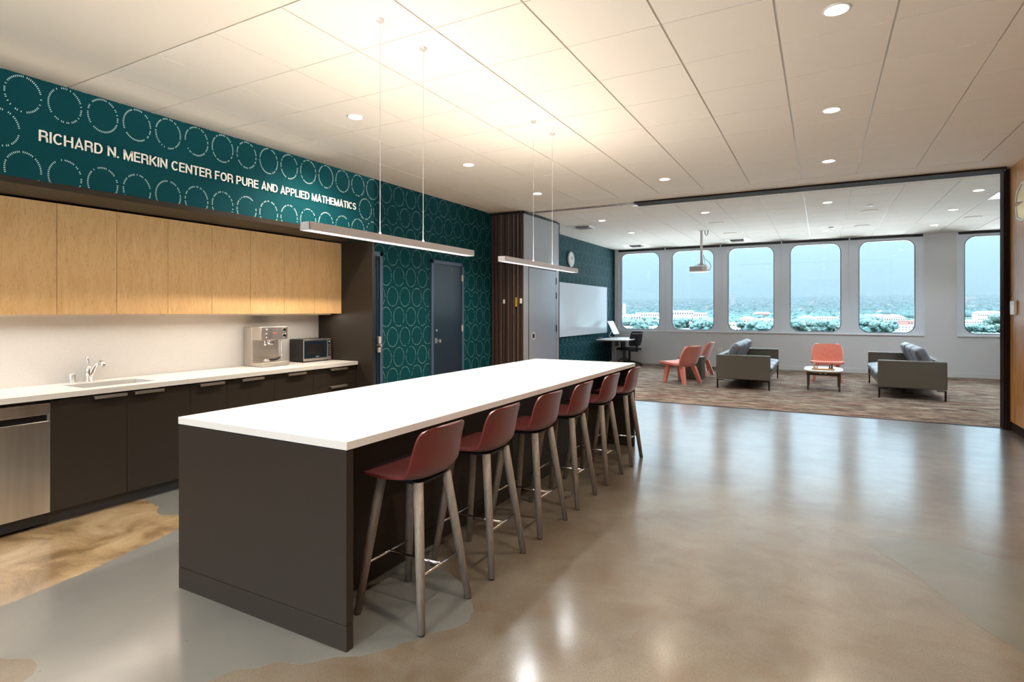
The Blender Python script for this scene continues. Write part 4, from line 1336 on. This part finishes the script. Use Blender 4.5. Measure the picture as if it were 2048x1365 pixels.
# ------------------------------------------------------------------ right wall fittings
sw = thing('wall_keypad', (XR, 8.57, 1.46), 'small white keypad on the wood wall next to the black jamb', 'keypad')
MB().box(XR - .028, XR, 8.49, 8.655, 1.377, 1.54).build('case', 'white_plastic', sw, bevel=.006)
MB().box(XR - .030, XR - .028, 8.50, 8.645, 1.49, 1.53).build('display', 'silver', sw)
sg = thing('wall_emblem', (XR, 8.3, 2.6), 'gold and white faceted emblem high on the wood wall, cut by the right edge', 'emblem')
def yz_plate(P, x0, x1):
    n_ = len(P)
    vs = [(x0, a_, b_) for a_, b_ in P] + [(x1, a_, b_) for a_, b_ in P]
    fs = [tuple(range(n_)), tuple(range(n_, 2 * n_))[::-1]] + [(i, n_ + i, n_ + (i + 1) % n_, (i + 1) % n_) for i in range(n_)]
    return MB().add(vs, fs)
yz_plate([(8.40, 2.66), (8.36, 2.74), (8.20, 2.82), (7.9, 2.82), (7.9, 2.64), (8.1, 2.62)], XR - .03, XR).build('upper_facet', 'gold', sg)
yz_plate([(8.40, 2.60), (8.35, 2.48), (8.20, 2.44), (7.9, 2.44), (7.9, 2.56), (8.1, 2.62)], XR - .03, XR).build('lower_facet', 'gold', sg)
yz_plate([(8.425, 2.655), (8.37, 2.765), (8.20, 2.845), (7.9, 2.845), (7.9, 2.82), (8.20, 2.82), (8.355, 2.745), (8.40, 2.655)], XR - .036, XR).build('upper_edge', 'white_metal', sg)
yz_plate([(8.425, 2.605), (8.37, 2.46), (8.20, 2.415), (7.9, 2.415), (7.9, 2.44), (8.20, 2.44), (8.352, 2.48), (8.40, 2.605)], XR - .036, XR).build('lower_edge', 'white_metal', sg)

# ------------------------------------------------------------------ outdoors: the city far below, trees and hills
GZ = -30
def hill(y):
    return max(0, min(y, 4600) - 1500) * .044
struct('ground_outside', MB().box(-9000, 9000, 800, 9000, GZ - 1, GZ), 'ground')
M['bounce_pale'] = mat('added_pale_bounce_ground', RGB(240, 232, 220), .8)
struct('ground_bounce', MB().box(-1500, 1500, -900, 790, GZ - 1, GZ), 'bounce_pale')  # unseen pale ground added to bounce daylight up onto the ceilings
from mathutils import noise as noise3
def blob(seed, n_=3):
    import bmesh
    rnd = random.Random(seed)
    bm = bmesh.new()
    for k in range(13):
        r_ = rnd.uniform(.22, .55)
        mt = Matrix.Translation((rnd.uniform(-.75, .75), rnd.uniform(-.7, .7), rnd.uniform(-.6, .6))) @ Matrix.Scale(r_, 4)
        bmesh.ops.create_icosphere(bm, subdivisions=3, radius=1, matrix=mt)
    for v in bm.verts:
        v.co += Vector(noise3.noise_vector(v.co * 4 + Vector((seed, 0, 0)))) * .16 + Vector(noise3.noise_vector(v.co * 11)) * .09
    me = bpy.data.meshes.new('canopy')
    bm.to_mesh(me)
    bm.free()
    me.materials.append(M['leaf'])
    for p in me.polygons:
        p.use_smooth = True
    return me
CM = [blob(k) for k in range(5)]
trunk_me = MB().tube([(0, 0, 0), (0, 0, 1)], [.09, .06], 7).build('trunk', 'bark').data
bpy.data.objects.remove([o for o in bpy.data.objects if o.name == 'trunk'][0])
TL = 'hazy green tree in the city below the windows'
rt = random.Random(11)
def tree(x, y, h, k, label=TL):
    t_ = bpy.data.objects.new('city_tree', None)
    COL.objects.link(t_)
    t_.location = (x, y, GZ)
    t_.rotation_euler = (0, 0, rt.uniform(0, 6))
    tag(t_, label, 'tree', 'trees in the city below')
    c0 = bpy.data.objects.new('canopy', CM[k % 5])
    COL.objects.link(c0)
    c0.parent = t_
    c0.location = (0, 0, h * .50)
    c0.scale = (h * rt.uniform(.5, .8), h * rt.uniform(.5, .8), h * .52)
    c1 = bpy.data.objects.new('trunk', trunk_me)
    COL.objects.link(c1)
    c1.parent = t_
    c1.scale = (h * .4, h * .4, h * .5)
def building(x, y, w_, d_, h_, m, rows_, label, roof='flat', rz=0):
    b = bpy.data.objects.new('city_building', None)
    COL.objects.link(b)
    b.location = (x, y, GZ + hill(y) - (1.5 if y > 1500 else 0))
    b.rotation_euler = (0, 0, rz)
    tag(b, label, 'building', 'buildings in the city below')
    MB().box(-w_ / 2, w_ / 2, -d_ / 2, d_ / 2, 0, h_).build('walls', m, b, world=False)
    if roof == 'flat':
        MB().box(-w_ / 2 - .5, w_ / 2 + .5, -d_ / 2 - .5, d_ / 2 + .5, h_, h_ + .8).build('roof', 'roof_grey', b, world=False)
    else:
        vs = [(-w_ / 2 - 1, -d_ / 2 - 1, h_), (w_ / 2 + 1, -d_ / 2 - 1, h_), (w_ / 2 + 1, d_ / 2 + 1, h_), (-w_ / 2 - 1, d_ / 2 + 1, h_), (-w_ / 2 + d_ / 3, 0, h_ + d_ * .28), (w_ / 2 - d_ / 3, 0, h_ + d_ * .28)]
        MB().add(vs, [(0, 1, 5, 4), (1, 2, 5), (2, 3, 4, 5), (3, 0, 4), (3, 2, 1, 0)]).build('roof', 'roof_red', b, world=False)
    mb = MB()
    nc = max(2, int(w_ / 5))
    for r_ in range(rows_):
        z = h_ * (r_ + .35) / rows_
        for c_ in range(nc):
            xx = -w_ / 2 + w_ * (c_ + .5) / nc
            mb.box(xx - 1.2, xx + 1.2, -d_ / 2 - .15, -d_ / 2 + .1, z, z + h_ * .3 / rows_)
    mb.build('windows', 'win_dark', b, world=False)
def at(u, d):
    """horizontal position seen d metres in front of the camera in the direction of photo column u (planning only)"""
    t_ = (u - 1024) / F_PX
    c0, s0 = math.cos(YAW), math.sin(YAW)
    return (d * (t_ * c0 - s0), d * (c0 + t_ * s0))
def B(u, d, w_, dp, h_, m, rows_, label, roof='flat', rz=None):
    x, y = at(u, d)
    building(x, y, w_, dp, h_, m, rows_, label, roof, YAW if rz is None else rz)
B(1342, 1250, 150, 30, 29.5, 'stucco', 3, 'long white building with three window rows seen through the two leftmost windows')
B(1362, 1215, 46, 26, 34, 'stucco', 3, 'taller white wing at the middle of the long white building')
B(1247, 1500, 10, 10, 52, 'stucco', 9, 'slender white tower at the left edge of the leftmost window')
B(1262, 1150, 36, 20, 26, 'stucco', 2, 'white block right below the slender tower')
B(1282, 900, 60, 30, 8, 'stucco', 2, 'low white roofed block at the bottom of the leftmost window')
B(1345, 880, 55, 24, 5, 'stucco', 1, 'low white hall at the bottom of the second window')
B(1390, 860, 40, 20, 4.5, 'stucco', 1, 'long pale roof at the lower right of the second window')
B(1372, 1000, 20, 16, 12, 'stucco_tan', 2, 'small tan house in the middle of the second window', 'hip')
B(1470, 900, 26, 16, 14, 'stucco', 2, 'white two-storey house at the lower left of the third window')
B(1495, 1100, 24, 18, 18, 'stucco_tan', 2, 'pale tan house in the middle of the third window', 'hip')
B(1525, 1200, 40, 18, 17, 'stucco', 2, 'white row of houses at the right of the third window')
B(1524, 1700, 50, 20, 12, 'roof_red', 1, 'pinkish building farther back in the third window', 'hip')
B(1466, 2600, 14, 14, 62, 'stucco', 6, 'hazy pale tower far away in the third window')
B(1613, 1150, 26, 18, 19, 'stucco', 2, 'white house at the left of the fourth window', 'hip')
B(1645, 1180, 56, 20, 21, 'stucco', 3, 'wide white building in the middle of the fourth window')
B(1745, 1500, 30, 20, 14, 'stucco', 2, 'small pale building at the upper left of the fifth window')
B(1775, 1230, 60, 22, 20, 'stucco', 2, 'wide pale building in the middle of the fifth window', 'hip')
B(1822, 1000, 30, 26, 16, 'roof_red', 2, 'pink-walled block at the right edge of the fifth window')
B(1812, 930, 44, 24, 9, 'stucco', 2, 'white parking structure at the lower right of the fifth window')
B(1950, 1150, 74, 22, 14, 'stucco', 2, 'broad pale building across the rightmost window')
B(1975, 1350, 60, 18, 20, 'stucco', 2, 'pale building behind the broad one in the rightmost window', 'hip')
B(1940, 2400, 40, 16, 30, 'stucco', 1, 'far hazy white building in the rightmost window')
for i in range(34):
    u = rt.uniform(1235, 2010)
    d = rt.uniform(1300, 3200)
    B(u, d, rt.uniform(12, 34), rt.uniform(10, 16), rt.uniform(6, 14), rt.choice(['stucco', 'stucco', 'stucco_tan']), 1,
      'small hazy house among the trees beyond the windows', rt.choice(['flat', 'hip']), rt.uniform(0, 3))
nt_ = 0
for (u0, u1, d, h, n_) in ((1240, 1320, 930, 17, 14), (1240, 1330, 1080, 19, 12), (1343, 1362, 920, 21, 5), (1395, 1430, 880, 19, 9), (1343, 1430, 1120, 18, 12), (1455, 1475, 1000, 18, 5), (1490, 1550, 860, 17, 14),
                          (1455, 1550, 1300, 16, 14), (1578, 1684, 860, 17, 22), (1578, 1684, 980, 19, 18), (1578, 1684, 1300, 18, 16), (1716, 1790, 880, 19, 16), (1716, 1750, 1020, 24, 9), (1716, 1832, 1400, 18, 20),
                          (1926, 2004, 880, 12, 14), (1985, 2004, 1000, 26, 4), (1926, 2004, 1500, 18, 14), (1430, 1456, 900, 17, 4), (1684, 1716, 900, 17, 4)):
    for k in range(int(n_ * 1.2)):
        x, y = at(rt.uniform(u0, u1), d * rt.uniform(.95, 1.07))
        tree(x, y, h * rt.uniform(.75, 1.15), nt_)
        nt_ += 1
# uncountable woodland farther out
vs, fs = [], []
mb = MB()
for i in range(4200):
    u = rt.uniform(1215, 2030)
    d = 1500 * (4.4 / 1.5) ** rt.random()
    x, y = at(u, d)
    h = rt.uniform(8, 17)
    g0 = GZ + hill(y) - 1
    r_ = rt.uniform(6, 12)
    a0 = rt.uniform(0, 6)
    ring = [(x + r_ * math.cos(a0 + q * PI / 3), y + r_ * math.sin(a0 + q * PI / 3), g0 + h * .35) for q in range(6)]
    ring2 = [(x + r_ * .7 * math.cos(a0 + q * PI / 3), y + r_ * .7 * math.sin(a0 + q * PI / 3), g0 + h * .8) for q in range(6)]
    base = [(x + r_ * .5 * math.cos(a0 + q * PI / 3), y + r_ * .5 * math.sin(a0 + q * PI / 3), g0) for q in range(6)]
    V = base + ring + ring2 + [(x, y, g0 + h)]
    Fc = [(q, (q + 1) % 6, 6 + (q + 1) % 6, 6 + q) for q in range(6)] + [(6 + q, 6 + (q + 1) % 6, 12 + (q + 1) % 6, 12 + q) for q in range(6)] + [(12 + q, 12 + (q + 1) % 6, 18) for q in range(6)]
    mb.add(V, Fc)
tag(mb.build('woodland', 'leaf', smooth=True), 'endless hazy woodland stretching to the hills beyond the windows', 'woodland', None, 'stuff')
# mountains
from mathutils import noise as mn
nx_, ny_ = 120, 26
vs, fs = [], []
for j in range(ny_):
    for i in range(nx_):
        x = -7000 + 11000 * i / (nx_ - 1)
        y = [1500, 2200, 3000, 3900][j] if j < 4 else 4600 + 3900 * (j - 4) / (ny_ - 5)
        f_ = max(0, (j - 4) / (ny_ - 5)) ** .8
        z = GZ + hill(y) + f_ * (760 + 260 * mn.fractal(Vector((x / 2600, y / 2600, .3)), .8, 2.1, 6)) + f_ * 90 * mn.fractal(Vector((x / 700, y / 900, 4)), .7, 2.1, 5)
        vs.append((x, y, max(GZ, z)))
for j in range(ny_ - 1):
    for i in range(nx_ - 1):
        a_ = j * nx_ + i
        fs.append((a_, a_ + 1, a_ + nx_ + 1, a_ + nx_))
struct('mountain_range', MB().add(vs, fs), 'mountain', smooth=True)
# haze lying over the valley
hz = bpy.data.materials.new('valley_haze')
hz.use_nodes = True
t_ = hz.node_tree
t_.nodes.remove(t_.nodes['Principled BSDF'])
vn = t_.nodes.new('ShaderNodeVolumeScatter')
HAZE = (.262, .325, .34, 1)
vn.inputs['Color'].default_value = HAZE
vn.inputs['Density'].default_value = .0006
vn.inputs['Anisotropy'].default_value = 0
va = t_.nodes.new('ShaderNodeVolumeAbsorption')
va.inputs['Color'].default_value = HAZE
va.inputs['Density'].default_value = .0006
ad = t_.nodes.new('ShaderNodeAddShader')
t_.links.new(vn.outputs[0], ad.inputs[0])
t_.links.new(va.outputs[0], ad.inputs[1])
t_.links.new(ad.outputs[0], t_.nodes['Material Output'].inputs['Volume'])
tag(MB().box(-8800, 8800, 1750, 8900, GZ + .5, 1300).build('valley_haze', hz), 'pale blue haze hanging over the valley beyond the windows', 'haze', None, 'stuff')
